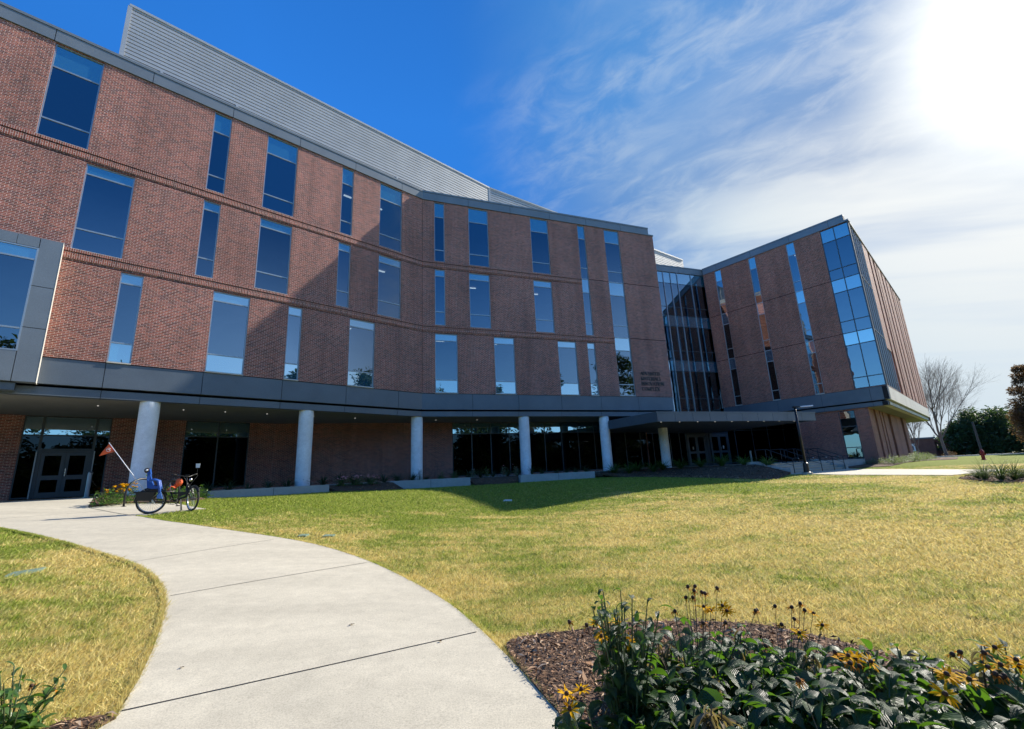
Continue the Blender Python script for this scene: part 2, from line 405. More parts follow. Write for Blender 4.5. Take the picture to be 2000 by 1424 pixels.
# ------------------------------------------------------------------ survey: rays, planes, ground height
def ray(px, py):
    dx, dy = (px-1000.0)/F_PX, (py-712.0)/F_PX; vx, vy = dx, -dy
    c, s = math.cos(ROLL), math.sin(ROLL); x = c*vx - s*vy; y = s*vx + c*vy
    return np.array([x, math.cos(PITCH) - y*math.sin(PITCH), math.sin(PITCH) + y*math.cos(PITCH)])
def dv(a): return np.array([math.cos(R_(a)), math.sin(R_(a))])
def nv(a): return np.array([math.sin(R_(a)), -math.cos(R_(a))])       # towards the lawn
A1, A2, A3, A4, A5 = 43.74, 20.54, 19.35, -50.8, 44.0
K = np.array([-5.59, 27.44]); P45 = np.array([27.43, 32.98]); CW = np.array([19.6, 42.2]) - nv(A3)*.45
FL = 1.27
CTRL = [(0, 0, 0), (0, -12, -.25), (-8, -6, .0), (9, -5, -.25), (1.5, 3, .05), (-2, 3, .09), (3, 3, .04), (-4.5, 6.5, .32), (0, 7, .12), (6, 6, .04),
        (-10.2, 13.2, .83), (-9.2, 13.3, .84), (-12.5, 13.5, .95), (-14.5, 16, 1.15), (-18, 14, 1.2), (-16, 18.5, 1.27), (-20, 20, 1.27), (-13, 9.5, .8), (-19, 7, 1.0), (-26, 12, 1.3),
        (-9, 8, .58), (-.45, 15.9, .2), (-.3, 12, .14), (-12.8, 20, .99), (-9.5, 23, .96), (-7, 26, .84), (-2.5, 27.9, .83), (0, 29, .84), (5, 31, .88), (-3.4, 20.5, .76), (0, 24, .78), (.2, 19.5, .55), (6.7, 22.8, .68), (5, 18, .40), (-5, 14, .52),
        (9, 28, .78), (11.7, 23.8, .50), (13.5, 26.5, .66), (16, 25.7, .61), (16, 27, .65), (22.5, 31.3, .65), (8, 13, .18), (15, 16, .28), (24, 20, .42), (30, 27, .5), (38, 26, .42), (28, 33, .85), (41, 41, .72), (33, 38, .9), (41, 47, 1.0),
        (55, 40, .7), (60, 60, .85), (30, 5, .1), (20, -8, -.2), (48, 55, .9), (12, 4, .02), (70, 20, .2), (10, 45, 1), (-10, 40, 1.1)]
_c = np.array(CTRL, float)
def _phi(d): return np.where(d > 1e-9, d*d*np.log(np.maximum(d, 1e-9)), 0.0)
_n = len(_c); _A = np.zeros((_n+3, _n+3)); _A[:_n, :_n] = _phi(np.hypot(_c[:, None, 0]-_c[None, :, 0], _c[:, None, 1]-_c[None, :, 1])) + np.eye(_n)*.15
_A[:_n, _n] = 1; _A[:_n, _n+1:] = _c[:, :2]; _A[_n:, :_n] = _A[:_n, _n:].T
_w = np.linalg.solve(_A, np.concatenate([_c[:, 2], [0, 0, 0]]))
def hgt(x, y):
    x = np.atleast_1d(np.asarray(x, float)); y = np.atleast_1d(np.asarray(y, float)); xc = np.clip(x, -26, 70); yc = np.clip(y, -12, 60)
    o = np.zeros(x.shape).ravel(); xr, yr = xc.ravel(), yc.ravel()
    for i in range(0, len(xr), 40000):
        a, b = xr[i:i+40000], yr[i:i+40000]
        o[i:i+40000] = _phi(np.hypot(a[:, None]-_c[None, :, 0], b[:, None]-_c[None, :, 1])) @ _w[:_n] + _w[_n] + _w[_n+1]*a + _w[_n+2]*b
    return np.minimum(o.reshape(x.shape), 1.235)
def g(px, py, lift=0.0):
    r = ray(px, py); t = (0.5-EYE)/r[2] if r[2] < 0 else 50
    for i in range(60):
        z = float(hgt(r[0]*t, r[1]*t)[0]) + lift; tn = (z-EYE)/r[2] if r[2] < -1e-4 else 60; t = t*.5 + tn*.5
    return np.array([r[0]*t, r[1]*t, EYE + r[2]*t])
def atz(px, py, z): r = ray(px, py); return r*((z-EYE)/r[2]) + np.array([0, 0, EYE])
def atfwd(px, py, d):
    r = ray(px, py); f = r[1]*math.cos(PITCH)+r[2]*math.sin(PITCH); return r*d/f + np.array([0, 0, EYE])
def inpoly(x, y, poly):
    r = np.zeros(x.shape, bool); n = len(poly)
    for i in range(n):
        x0, y0 = poly[i][:2]; x1, y1 = poly[(i+1) % n][:2]
        if y0 == y1: continue
        c = ((y0 > y) != (y1 > y)) & (x < (x1-x0)*(y-y0)/(y1-y0)+x0); r ^= c
    return r
def densify(poly, step, closed=True):
    out = []; n = len(poly)
    for i in range(n if closed else n-1):
        a = np.array(poly[i][:2], float); b = np.array(poly[(i+1) % n][:2], float); k = max(1, int(np.hypot(*(b-a))/step))
        out += [tuple(a+(b-a)*j/k) for j in range(k)]
    if not closed: out.append(tuple(poly[-1][:2]))
    return out
def smooth_line(pts, it=2):
    pts = [np.array(p[:2], float) for p in pts]
    for _ in range(it):
        o = [pts[0]]
        for a, b in zip(pts[:-1], pts[1:]): o += [a*.75+b*.25, a*.25+b*.75]
        o.append(pts[-1]); pts = o
    return [tuple(p) for p in pts]
def patch(name, poly, step, lift, mname, zf=None, skirt=.12):
    """sheet that follows the ground inside a polygon, with a short side going down"""
    bd = densify(poly, step); xs = [p[0] for p in bd]; ys = [p[1] for p in bd]
    gx, gy = np.meshgrid(np.arange(min(xs), max(xs), step), np.arange(min(ys), max(ys), step)); gx = gx.ravel()+.013; gy = gy.ravel()+.017
    k = inpoly(gx, gy, bd); gx, gy = gx[k], gy[k]
    b = np.array(bd)
    if len(gx):
        dmin = np.array([np.min((b[:, 0]-x)**2+(b[:, 1]-y)**2) for x, y in zip(gx, gy)]); k = dmin > (step*.45)**2; gx, gy = gx[k], gy[k]
    vs = [Vector(p) for p in bd] + [Vector((x, y)) for x, y in zip(gx, gy)]
    r = geometry.delaunay_2d_cdt(vs, [], [list(range(len(bd)))], 1, 1e-5)
    ov = np.array([(v.x, v.y) for v in r[0]]); zf = zf or hgt; z = zf(ov[:, 0], ov[:, 1]) + lift
    verts = [(x, y, zz) for (x, y), zz in zip(ov, z)]; faces = [tuple(f) for f in r[2]]
    cnt = {}
    for f in faces:
        for i in range(len(f)):
            e = (f[i], f[(i+1) % len(f)]); cnt[e] = 1
    for e in list(cnt):
        if (e[1], e[0]) not in cnt:
            i = len(verts); a, c = verts[e[0]], verts[e[1]]
            verts += [(a[0], a[1], a[2]-skirt), (c[0], c[1], c[2]-skirt)]; faces.append((e[1], e[0], i, i+1))
    me = bpy.data.meshes.new(name); me.from_pydata(verts, [], faces); me.materials.append(MATS[mname]); me.update()
    o = bpy.data.objects.new(name, me); COL.objects.link(o); return o
# ------------------------------------------------------------------ ground, paths, beds
def grid_axis(lo, hi, step, far):
    out = list(np.arange(lo, hi+.01, step)); e = step*2
    a = hi; b = lo
    while a < far: a += e; b -= e; e *= 1.5; out = [b] + out + [a]
    return np.array(out)
gx = grid_axis(-26, 70, .55, 1500); gy = grid_axis(-12, 60, .55, 1500)
X, Y = np.meshgrid(gx, gy); Z = hgt(X, Y)
nx, ny = len(gx), len(gy); idx = np.arange(nx*ny).reshape(ny, nx)
lawn = npmesh('lawn', np.stack([X.ravel(), Y.ravel(), Z.ravel()], 1), np.stack([idx[:-1, :-1].ravel(), idx[:-1, 1:].ravel(), idx[1:, 1:].ravel(), idx[1:, :-1].ravel()], 1), ['lawn'], smooth=True)
tag(lawn, kind='structure')
def P2(px, py): return tuple(g(px, py)[:2])
right_edge = smooth_line([(.9, 1.2), (.55, 2.2)] + [P2(*q) for q in [(1112, 1424), (1040, 1340), (990, 1285), (930, 1225), (870, 1175), (790, 1130), (720, 1097), (640, 1070), (560, 1053), (450, 1037), (370, 1025), (316, 1018), (266, 1009)]], 1)
pad = [P2(402, 995), P2(345, 984.5), P2(240, 985), P2(172, 993)]
left_edge = smooth_line([(-2.95, 1.2), (-2.75, 2.2)] + [P2(*q) for q in [(218, 1424), (245, 1375), (272, 1330), (300, 1270), (318, 1215), (325, 1180), (319, 1150), (300, 1125), (262, 1103), (200, 1083), (130, 1062), (60, 1045), (0, 1033)]], 1)
def on1(u, off): return tuple(K + dv(A1)*u + nv(A1)*off)
def on2(u, off): return tuple(K + dv(A2)*u + nv(A2)*off)
def on3(u, off): return tuple(CW + dv(A3)*u + nv(A3)*off)
def on4(u, off): return tuple(P45 + dv(A4)*u + nv(A4)*off)
def on5(u, off): return tuple(P45 + dv(A5)*u + nv(A5)*off)
path_poly = [(1.3, -3)] + right_edge + pad + [on1(-12.9, .4), on1(-13.4, -2.0), on1(-14.0, -6.9), on1(-24, -6.9), (-27, 13.0), (-24, 11.0)] + left_edge[::-1] + [(-3.0, -3)]
path = tag(patch('path', path_poly, .45, .022, 'path_concrete'), kind='structure')
# joints tooled across the path
jb = MB()
def joint(a, b, w_=.010):
    a = np.array(P2(*a)); b = np.array(P2(*b)); n = max(2, int(np.hypot(*(b-a))/.3)); t = (b-a)/np.hypot(*(b-a)); q = np.array([-t[1], t[0]])*w_
    for i in range(n):
        p0 = a+(b-a)*i/n; p1 = a+(b-a)*(i+1)/n; c = [p0-q, p1-q, p1+q, p0+q]; z = hgt([k[0] for k in c], [k[1] for k in c])+.0262
        jb.face([(k[0], k[1], zz) for k, zz in zip(c, z)], 'gap')
joint((236, 1397), (931, 1240), .0055); joint((332, 1168), (717, 1102), .0055); joint((258, 1101), (535, 1056), .005); joint((172, 993), (266, 1009), .012); joint((0, 1015), (205, 1000), .007)
jt = jb.build('expansion_joint', path)
# far path in front of the steps, upper lawn is the ground itself
def st_pt(a, b):  # steps frame: a along the front edge, b away from the lawn
    return np.array([15.46, 26.73]) + dv(36.0)*a - nv(36.0)*b
STW = 8.4
far_path = [st_pt(-.5, .15), P2(1575, 926.5), P2(1640, 928), P2(1750, 928.5), P2(1860, 929), (31, 25.6), (40, 20.5), (60, 8), (66, 12), (46, 27), P2(2000, 918.5), P2(1850, 917.5), P2(1680, 917), st_pt(STW+.4, .15)]
fp = tag(patch('paved_walk', [tuple(p) for p in far_path], .8, .03, 'path_concrete'), kind='structure')
slab = MB()   # terrace floor under the building's overhang
tp = [on1(-13.2, -1.3), on1(-6, -1.3), tuple(K+nv(32)*-1.3), on2(6, -1.3), on2(12.2, -1.3), on2(12.4, .3), on2(16.6, .3), tuple(st_pt(-.05, 1.75)), tuple(st_pt(STW+.2, .95)), on4(-2.2, .4), on4(-6.0, -2), on3(9.5, -.5), on3(-9, -.5), on2(16, -4.2), on2(3, -4.2), on1(-1.0, -7.2), on1(-13.2, -7.2)]
def ngon_slab(mb, poly, z0, z1, m, bottom=True):
    n = len(poly); mb.face([(p[0], p[1], z1) for p in poly], m)
    if bottom: mb.face([(p[0], p[1], z0) for p in poly][::-1], m)
    for i in range(n):
        a, b = poly[i], poly[(i+1) % n]; mb.face([(a[0], a[1], z0), (b[0], b[1], z0), (b[0], b[1], z1), (a[0], a[1], z1)], m)
ngon_slab(slab, tp, .2, FL, 'concrete', False)
tag(slab.build('terrace'), kind='structure')
# mulch beds
bed_main = smooth_line([(.18, 2.0), P2(1112, 1424), P2(1040, 1342), P2(985, 1272), P2(1000, 1255), P2(1060, 1245), P2(1130, 1238), P2(1230, 1221), P2(1330, 1220), P2(1420, 1222), P2(1500, 1228), P2(1600, 1250), P2(1700, 1276), P2(1800, 1304), P2(1900, 1325), P2(2000, 1345), (3.6, 2.6), (3.6, 1.2), (1.5, .9)], 1)
bed_small = [(-3.2, 1.3), (-2.78, 2.3), P2(226, 1412), P2(195, 1408), P2(120, 1420), (-3.1, 2.6), (-4.0, 2.1), (-4.2, 1.5)]
bed_door = [P2(172, 992), P2(240, 983.5), P2(345, 983), P2(400, 976), on1(-10.9, .9), on1(-11.0, -.4), on1(-12.8, -.9), P2(190, 972)]
bed_right = smooth_line([P2(1872, 935), P2(1900, 939), P2(1950, 942), P2(2000, 944), (24, 18), (27, 19.5), P2(2000, 933), P2(1940, 929), P2(1895, 930), P2(1872, 935)], 1)[:-1]
bed_steps = [on2(11.5, .8), on2(12.5, 2.8), tuple(st_pt(-3.3, -.9)), tuple(st_pt(-.05, -.15)), tuple(st_pt(-.05, 1.74)), on2(16.6, .29), on2(12.4, .29)]
bed_wing = [tuple(st_pt(STW+.5, .2)), P2(1740, 911), P2(1870, 897), P2(1872, 893), on5(21, -1.2), on5(0, -1.4), on4(-1.6, -.3), on4(-5.0, -.3), tuple(st_pt(STW+.5, 1.6))]
bed_front = [on1(-12.9, -1.3), on1(-12.6, .5), on1(-10.9, .58), on1(-5.8, .58), on1(-5.6, 1.2), on1(-3.5, 1.6), tuple(K+nv(A1)*1.3+dv(A1)*-2.0), on2(-2.05, .58), on2(2.7, .58), on2(2.9, 1.1), on2(4.3, 1.4), on2(5.6, 1.0), on2(5.75, .58), on2(11.05, .58), on2(11.6, .9), on2(12.4, .5), on2(12.2, -1.32), on2(6, -1.32), tuple(K+nv(32)*-1.32), on1(-6, -1.32)]
def z_front(x, y):
    d1 = (np.asarray(x)-K[0])*nv(A1)[0] + (np.asarray(y)-K[1])*nv(A1)[1]; d2 = (np.asarray(x)-K[0])*nv(A2)[0] + (np.asarray(y)-K[1])*nv(A2)[1]
    d = np.minimum(d1, d2); f = np.clip(1-(d-.3)/1.1, 0, 1); return hgt(x, y)*(1-f) + 1.225*f
def z_steps(x, y):
    x = np.asarray(x, float); y = np.asarray(y, float); pl = [np.array(on2(10.5, .3)), np.array(on2(16.6, .3)), st_pt(-.05, 1.75)]; d = np.full(x.shape, 1e9)
    for a, b in zip(pl[:-1], pl[1:]):
        ab = b-a; t = np.clip(((x-a[0])*ab[0]+(y-a[1])*ab[1])/(ab@ab), 0, 1); d = np.minimum(d, np.hypot(x-a[0]-t*ab[0], y-a[1]-t*ab[1]))
    f = np.clip(1-d/2.3, 0, 1); return hgt(x, y)*(1-f) + (FL+.0)*f
beds = []
for nm, pl, stp, zf in (('mulch_bed', bed_main, .22, None), ('mulch_bed', bed_small, .22, None), ('mulch_bed', bed_door, .4, None), ('mulch_bed', bed_right, .5, None), ('mulch_bed', bed_steps, .5, z_steps), ('mulch_bed', bed_front, .4, z_front), ('mulch_bed', bed_wing, .8, None)):
    pl = [tuple(p) for p in pl]; beds.append(pl)
    if pl is bed_main: lift = .03
    tag(patch(nm, pl, stp, .034 if zf is None else .02, 'mulch', zf), kind='structure')
def chips(poly, n, lift, size, zf=None):
    p = np.array(poly); pts = []
    while len(pts) < n:
        q = rng.uniform(p.min(0), p.max(0), (n*3, 2)); q = q[inpoly(q[:, 0], q[:, 1], poly)]; pts = q[:n] if not len(pts) else np.concatenate([pts, q])[:n]
    z = (zf or hgt)(pts[:, 0], pts[:, 1]) + lift + rng.uniform(.002, .022, n)
    a = rng.uniform(0, 2*np.pi, n); L = size*rng.lognormal(0, .45, n); W_ = L*rng.uniform(.12, .28, n); tl = rng.normal(0, .35, n); rl = rng.normal(0, .5, n)
    d = np.stack([np.cos(a)*np.cos(tl), np.sin(a)*np.cos(tl), np.sin(tl)], 1); s_ = np.stack([-np.sin(a)*np.cos(rl), np.cos(a)*np.cos(rl), np.sin(rl)], 1)
    c = np.concatenate([pts, z[:, None]], 1); bow = np.array([0, 0, 1.0])[None, :]*(L*.12)[:, None]
    v = np.stack([c-d*L[:, None]/2-s_*W_[:, None]/3, c+s_*W_[:, None]*-.5+bow, c+d*L[:, None]/2, c+s_*W_[:, None]*.5+bow], 1)
    return v.reshape(-1, 3), np.repeat(rng.uniform(0, 1, n), 4)
cv, ct = [], []
for poly, n, sz, zf, lf in ((bed_main, 26000, .035, None, .034), (bed_small, 2500, .035, None, .034), (bed_door, 1500, .06, None, .034), (bed_right, 2500, .08, None, .034), (bed_steps, 4000, .08, z_steps, .02), (bed_front, 3500, .07, z_front, .02)):
    v, t = chips([tuple(p) for p in poly], n, lf, sz, zf); cv.append(v); ct.append(t)
cv = np.concatenate(cv); ct = np.concatenate(ct)
o = npmesh('mulch_chips', cv, np.arange(len(cv)).reshape(-1, 4), ['chip'], tone=ct)
tag(o, 'shredded brown bark chips scattered over the planting beds', 'mulch', kind='stuff')
# grass blades
def blades():
    lo, hi = 1.6, 40.0; out = []; N = 1250000
    u = rng.uniform(0, 1, N); r = lo*(hi/lo)**(u**1.02); th = rng.uniform(R_(12), R_(160), N)
    x = r*np.cos(th); y = r*np.sin(th)
    k = ~inpoly(x, y, path_poly)
    for b in beds: k &= ~inpoly(x, y, b)
    k &= ~inpoly(x, y, [tuple(p) for p in far_path]); k &= ~inpoly(x, y, tp)
    n1_, n2_ = nv(A1), nv(A2); k &= ((x-K[0])*n1_[0]+(y-K[1])*n1_[1] > .6) | (x < -16); k &= ((x-K[0])*n2_[0]+(y-K[1])*n2_[1] > .6) | (x < K[0]) | (x > 16)
    x, y, r = x[k], y[k], r[k]; n = len(x); z = hgt(x, y)
    sc = np.clip(r/4.5, .8, 4.0)
    cl_ = .5+.5*np.sin(x*9.1+3*np.sin(y*4.3))*np.sin(y*8.3+2.5*np.sin(x*5.1))*np.sin((x+y)*3.1)
    h = rng.uniform(.010, .044, n)*(.55+.9*cl_)*np.clip(sc, 1, 1.35); wd = .0034*sc*rng.uniform(.7, 1.5, n)*(.75+.5*cl_)
    a = rng.uniform(0, 2*np.pi, n); lean = rng.uniform(.3, 2.2, n)*h
    la = rng.normal(1.0, 1.3, n)
    ax = np.cos(a); ay = np.sin(a); bx = np.cos(la)*lean; by = np.sin(la)*lean
    v = np.empty((n, 3, 3)); v[:, 0] = np.stack([x-ax*wd, y-ay*wd, z-.004], 1); v[:, 1] = np.stack([x+ax*wd, y+ay*wd, z-.004], 1); v[:, 2] = np.stack([x+bx, y+by, z+h], 1)
    return v.reshape(-1, 3), np.repeat(rng.uniform(0, 1, n), 3)
bv, bt = blades()
# ragged longer tufts along the edges of path and beds
def edge_tufts(line, n, inward):
    line = np.array(line); seg = np.hypot(*(line[1:]-line[:-1]).T); cs = np.concatenate([[0], np.cumsum(seg)]); s_ = rng.uniform(0, cs[-1], n)
    i = np.clip(np.searchsorted(cs, s_)-1, 0, len(seg)-1); f = (s_-cs[i])/seg[i]; p = line[i]*(1-f[:, None])+line[i+1]*f[:, None]
    t = (line[i+1]-line[i])/seg[i][:, None]; nn = np.stack([t[:, 1], -t[:, 0]], 1)*inward; p = p+nn*rng.uniform(.0, .05, n)[:, None]
    r = np.hypot(p[:, 0], p[:, 1]); k = (r > 1.4) & (r < 22); p = p[k]; nn = nn[k]; r = r[k]; n = len(p); z = hgt(p[:, 0], p[:, 1])
    h = rng.uniform(.02, .055, n); wd = .0032*np.clip(r/4.5, .8, 3); a = rng.uniform(0, 6.28, n); ln = -nn*rng.uniform(-.3, .9, n)[:, None]*h[:, None]
    v = np.empty((n, 3, 3)); v[:, 0] = np.stack([p[:, 0]-np.cos(a)*wd, p[:, 1]-np.sin(a)*wd, z], 1); v[:, 1] = np.stack([p[:, 0]+np.cos(a)*wd, p[:, 1]+np.sin(a)*wd, z], 1); v[:, 2] = np.stack([p[:, 0]+ln[:, 0], p[:, 1]+ln[:, 1], z+h], 1)
    return v.reshape(-1, 3), np.repeat(rng.uniform(0, 1, n), 3)
tv = [edge_tufts(right_edge, 14000, 1), edge_tufts(left_edge, 14000, -1)]
bv = np.concatenate([bv]+[q[0] for q in tv]); bt = np.concatenate([bt]+[q[1] for q in tv])
o = npmesh('grass', bv, np.arange(len(bv)).reshape(-1, 3), ['blade'], tone=bt)
tag(o, 'short half dormant straw and green grass covering the lawn', 'grass', kind='stuff')

# ------------------------------------------------------------------ the academic building
bld = empty('academic_building', (K[0], K[1], FL), 'three storey red brick academic building on white columns with angled wings', 'building')
def W(pt, az, u, z, off=0.0):
    p = np.array(pt) + dv(az)*u + nv(az)*off; return (p[0], p[1], z)
def fbox(mb, pt, az, u0, u1, z0, z1, o0, o1, m, skip=()):
    b = [W(pt, az, u0, z0, o1), W(pt, az, u1, z0, o1), W(pt, az, u1, z0, o0), W(pt, az, u0, z0, o0)]
    t = [W(pt, az, u0, z1, o1), W(pt, az, u1, z1, o1), W(pt, az, u1, z1, o0), W(pt, az, u0, z1, o0)]
    mb.hexa(b, t, m, skip)
def wallface(mb, pt, az, u0, u1, z0, z1, off, m='brick'):
    mb.face([W(pt, az, u0, z0, off), W(pt, az, u1, z0, off), W(pt, az, u1, z1, off), W(pt, az, u0, z1, off)], m, [(u0, z0), (u1, z0), (u1, z1), (u0, z1)])
def facade(mb, pt, az, u0, u1, z0, z1, holes, off=0.0, rev=.16, m='brick'):
    us = sorted({u0, u1} | {h[0] for h in holes} | {h[1] for h in holes}); zs = sorted({z0, z1} | {h[2] for h in holes} | {h[3] for h in holes})
    us = [u for u in us if u0 <= u <= u1]; zs = [z for z in zs if z0 <= z <= z1]
    for a, b in zip(us[:-1], us[1:]):
        run = None
        for c, d in zip(zs[:-1], zs[1:]):
            mu, mz = (a+b)/2, (c+d)/2; hole = any(h[0] < mu < h[1] and h[2] < mz < h[3] for h in holes)
            if hole:
                if run: wallface(mb, pt, az, a, b, run[0], run[1], off, m)
                run = None
            else: run = (run[0], d) if run else (c, d)
        if run: wallface(mb, pt, az, a, b, run[0], run[1], off, m)
    for h in holes:
        a, b, c, d = h; o1 = off-rev
        for (ua, za, ub, zb) in ((a, c, a, d), (b, d, b, c), (a, d, b, d), (b, c, a, c)):
            if ua == ub and (ua <= u0 or ua >= u1): continue
            q = [W(pt, az, ua, za, off), W(pt, az, ub, zb, off), W(pt, az, ub, zb, o1), W(pt, az, ua, za, o1)]
            uv = [(0, za), (0, zb), (rev, zb), (rev, za)] if ua == ub else [(ua, 0), (ub, 0), (ub, rev), (ua, rev)]
            mb.face(q, m, uv)
def window(pt, az, u0, u1, z0, z1, bars, spans, vbars=(), off=0.0, sill=True, name='window', fm='frame', glass='glass', parent=None):
    """bars: heights of horizontal bars; spans: (za, zb) of lights in opaque spandrel glass"""
    f = MB(); g0 = -.13+off; g1 = -.06+off; t = .05
    fbox(f, pt, az, u0, u0+t, z0, z1, g0, g1, fm); fbox(f, pt, az, u1-t, u1, z0, z1, g0, g1, fm)
    fbox(f, pt, az, u0+t, u1-t, z0, z0+t, g0, g1-.002, fm); fbox(f, pt, az, u0+t, u1-t, z1-t, z1, g0, g1-.002, fm)
    for b in bars: fbox(f, pt, az, u0+t, u1-t, b-.03, b+.03, g0, g1-.004, fm)
    for v in vbars: fbox(f, pt, az, v-.03, v+.03, z0+t, z1-t, g0, g1-.001, fm)
    if sill: fbox(f, pt, az, u0, u1, z0-.03, z0+.012, -.14+off, .035+off, 'stone')
    wo_ = f.build(name, parent or bld)
    lv = [z0] + sorted(bars) + [z1]; gb = MB()
    for a, b in zip(lv[:-1], lv[1:]):
        mz = (a+b)/2; sp = any(s0 < mz < s1 for s0, s1 in spans)
        wallface(gb, pt, az, u0+.02, u1-.02, max(a, z0+.02), min(b, z1-.02), off-.095, 'spandrel' if sp else glass)
    gb.build('glass', wo_, weld=True)
    return wo_
Z3, Z2, Z1 = (15.40, 19.86), (10.93, 14.85), (6.50, 10.38)
B3, B2, B1 = [16.27, 18.75], [11.87, 14.38], [7.34, 9.92]
wins1 = [(-17.80, -16.27, 3), (-12.10, -11.33, 3), (-9.65, -8.09, 3), (-5.55, -4.83, 3), (-3.10, -1.54, 3),
         (-16.22, -14.65, 2), (-12.10, -11.40, 2), (-9.65, -8.10, 2), (-5.58, -4.84, 2), (-3.09, -1.55, 2),
         (-14.60, -13.85, 1), (-11.30, -9.77, 1), (-8.00, -7.30, 1), (-4.75, -3.20, 1),
         (-23.3, -21.75, 3), (-20.6, -19.8, 3), (-23.3, -21.7, 2), (-20.6, -19.8, 2)]
wins2 = [(.80, 1.50, 3), (3.20, 4.65, 3), (7.91, 9.36, 3), (.81, 1.50, 2), (3.15, 4.62, 2), (7.89, 9.35, 2),
         (.80, 2.27, 1), (4.76, 6.22, 1), (9.48, 10.95, 1), (11.85, 12.50, 1)]
ZR = {3: (Z3, B3), 2: (Z2, B2), 1: (Z1, B1)}
brick1 = MB(); brick2 = MB(); brick4 = MB(); brick5 = MB()
h1 = [(a, b) + ZR[r][0] for a, b, r in wins1] + [(-24, -16.40, 5.46, 10.93)]
facade(brick1, K, A1, -24, 0, 6.47, 19.87, h1)
h2 = [(a, b) + ZR[r][0] for a, b, r in wins2] + [(11.85, 12.50, 10.93, 19.86), (14.20, 15.58, 6.5, 19.86)]
facade(brick2, K, A2, 0, 18.86, 6.47, 19.87, h2)
for a, b, r in wins1:
    zz_, bb = ZR[r]; window(K, A1, a, b, zz_[0], zz_[1], bb, [(bb[1], zz_[1])] + ([(zz_[0], bb[0])] if r == 1 else []), glass='glass')  # lowest row: bottom panes in spandrel glass too, painting a brighter sky reflection
for a, b, r in wins2:
    zz_, bb = ZR[r]; window(K, A2, a, b, zz_[0], zz_[1], bb, [(bb[1], zz_[1])] + ([(zz_[0], bb[0])] if r == 1 else []))  # same brighter glass for the sky reflected in the lowest bottom panes
TB = [7.34, 9.92, 10.92, 11.87, 14.30, 15.38, 16.27, 18.72]; TS = [(9.92, 10.92), (14.30, 15.38), (18.72, 19.9)]
window(K, A2, 11.85, 12.50, 10.93, 19.86, TB[3:], TS); window(K, A2, 14.20, 15.58, 6.5, 19.86, TB, TS)
# middle block's end wall and blind back walls
def endwall(mb, p0, p1, z0, z1, m='brick'):
    L = math.hypot(p1[0]-p0[0], p1[1]-p0[1]); mb.face([(p0[0], p0[1], z0), (p1[0], p1[1], z0), (p1[0], p1[1], z1), (p0[0], p0[1], z1)], m, [(0, z0), (L, z0), (L, z1), (0, z1)])
endwall(brick2, on2(18.86, 0), on2(18.86, -12), 6.47, 19.87)
endwall(brick2, on2(18.86, -12), on2(8, -18), 5.1, 19.87); endwall(brick1, on2(8, -18), on1(-24, -18), FL, 19.87); endwall(brick1, on1(-24, -18), on1(-24, 0), 6.47, 19.87)
# rowlock and soldier courses between storeys
def band(mb, pt, az, u0, u1, zt):
    # header course
    for (za, zb, off) in ((zt-.135, zt-.012, .055), (zt-.43, zt-.19, .035)):
        q = lambda u, z, o_: W(pt, az, u, z, o_)
        mb.face([q(u0, za, off), q(u1, za, off), q(u1, zb, off), q(u0, zb, off)], 'brick', [(.012, u0), (.012, u1), (.195, u1), (.195, u0)])
        mb.face([q(u0, zb, off), q(u1, zb, off), q(u1, zb, 0), q(u0, zb, 0)], 'brick', [(0, u0), (0, u1), (.05, u1), (.05, u0)])
        mb.face([q(u1, za, off), q(u0, za, off), q(u0, za, 0), q(u1, za, 0)], 'gap')  # course underside coloured near black as its own shade
        for u in (u0, u1): mb.face([q(u, za, off), q(u, za, 0), q(u, zb, 0), q(u, zb, off)], 'brick', [(0, za), (.05, za), (.05, zb), (0, zb)])
    fbox(mb, pt, az, u0, u1, zt-.53, zt-.505, 0, .004, 'gap')  # dark strip paints the shadow line below the soldier course
bd = MB(); band(bd, K, A1, -24, 0, 15.40); band(bd, K, A1, -16.38, 0, 10.93); band(bd, K, A2, 0, 11.85, 15.40); band(bd, K, A2, 0, 14.20, 10.93)
bd.build('soldier_course', bld)
def cjoint(pt, az, a, b, za, zb):
    m = MB(); fbox(m, pt, az, a, b, za, zb, -.01, .004, 'gap'); m.build('control_joint', bld)
for z in (15.36, 10.90):
    for a, b in ((15.58, 18.86),) + (((12.5, 14.2),) if z > 12 else ()): cjoint(K, A2, a, b, z-.025, z+.012)
    for a, b in ((-12.2, -11.17), (-10.53, -7.9), (-7.27, -4.65), (-4.0, -2.0)): cjoint(P45, A4, a, b, z-.025, z+.012)
cjoint(K, A1, -.02, .0, 6.5, 19.86)
# right wing
strips = [(-11.17, -10.53), (-7.90, -7.27), (-4.65, -4.00)]
h4 = [s_ + (6.5, 19.86) for s_ in strips] + [(-2.0, .001, 6.5, 19.86)]
facade(brick4, P45, A4, -12.3, 0, 6.47, 19.87, h4[:3] + [(-2.0, 0, 6.5, 19.86)])
for a, b in strips: window(P45, A4, a, b, 6.5, 19.86, TB, TS)
window(P45, A4, -2.0, -.04, 6.5, 19.86, TB, TS, vbars=(-1.05,), sill=False, name='corner_window', fm='dark_frame')
slots = [(7.8, 8.8), (10.2, 11.3), (12.2, 12.7), (14.5, 15.5), (17.1, 18.0), (20.3, 21.2), (22.2, 22.7), (24.5, 25.3), (26.8, 27.5)]
h5 = [(a, b, 6.5, 19.86) for a, b in slots] + [(0, 5.35, 6.5, 19.86), (5.35, 7.8, 6.5, 10.15)]
facade(brick5, P45, A5, 0, 28.8, 6.47, 19.87, h5, rev=.35)
for a, b in slots: window(P45, A5, a, b, 6.5, 19.86, TB, TS, off=-.24, sill=False, fm='dark_frame')
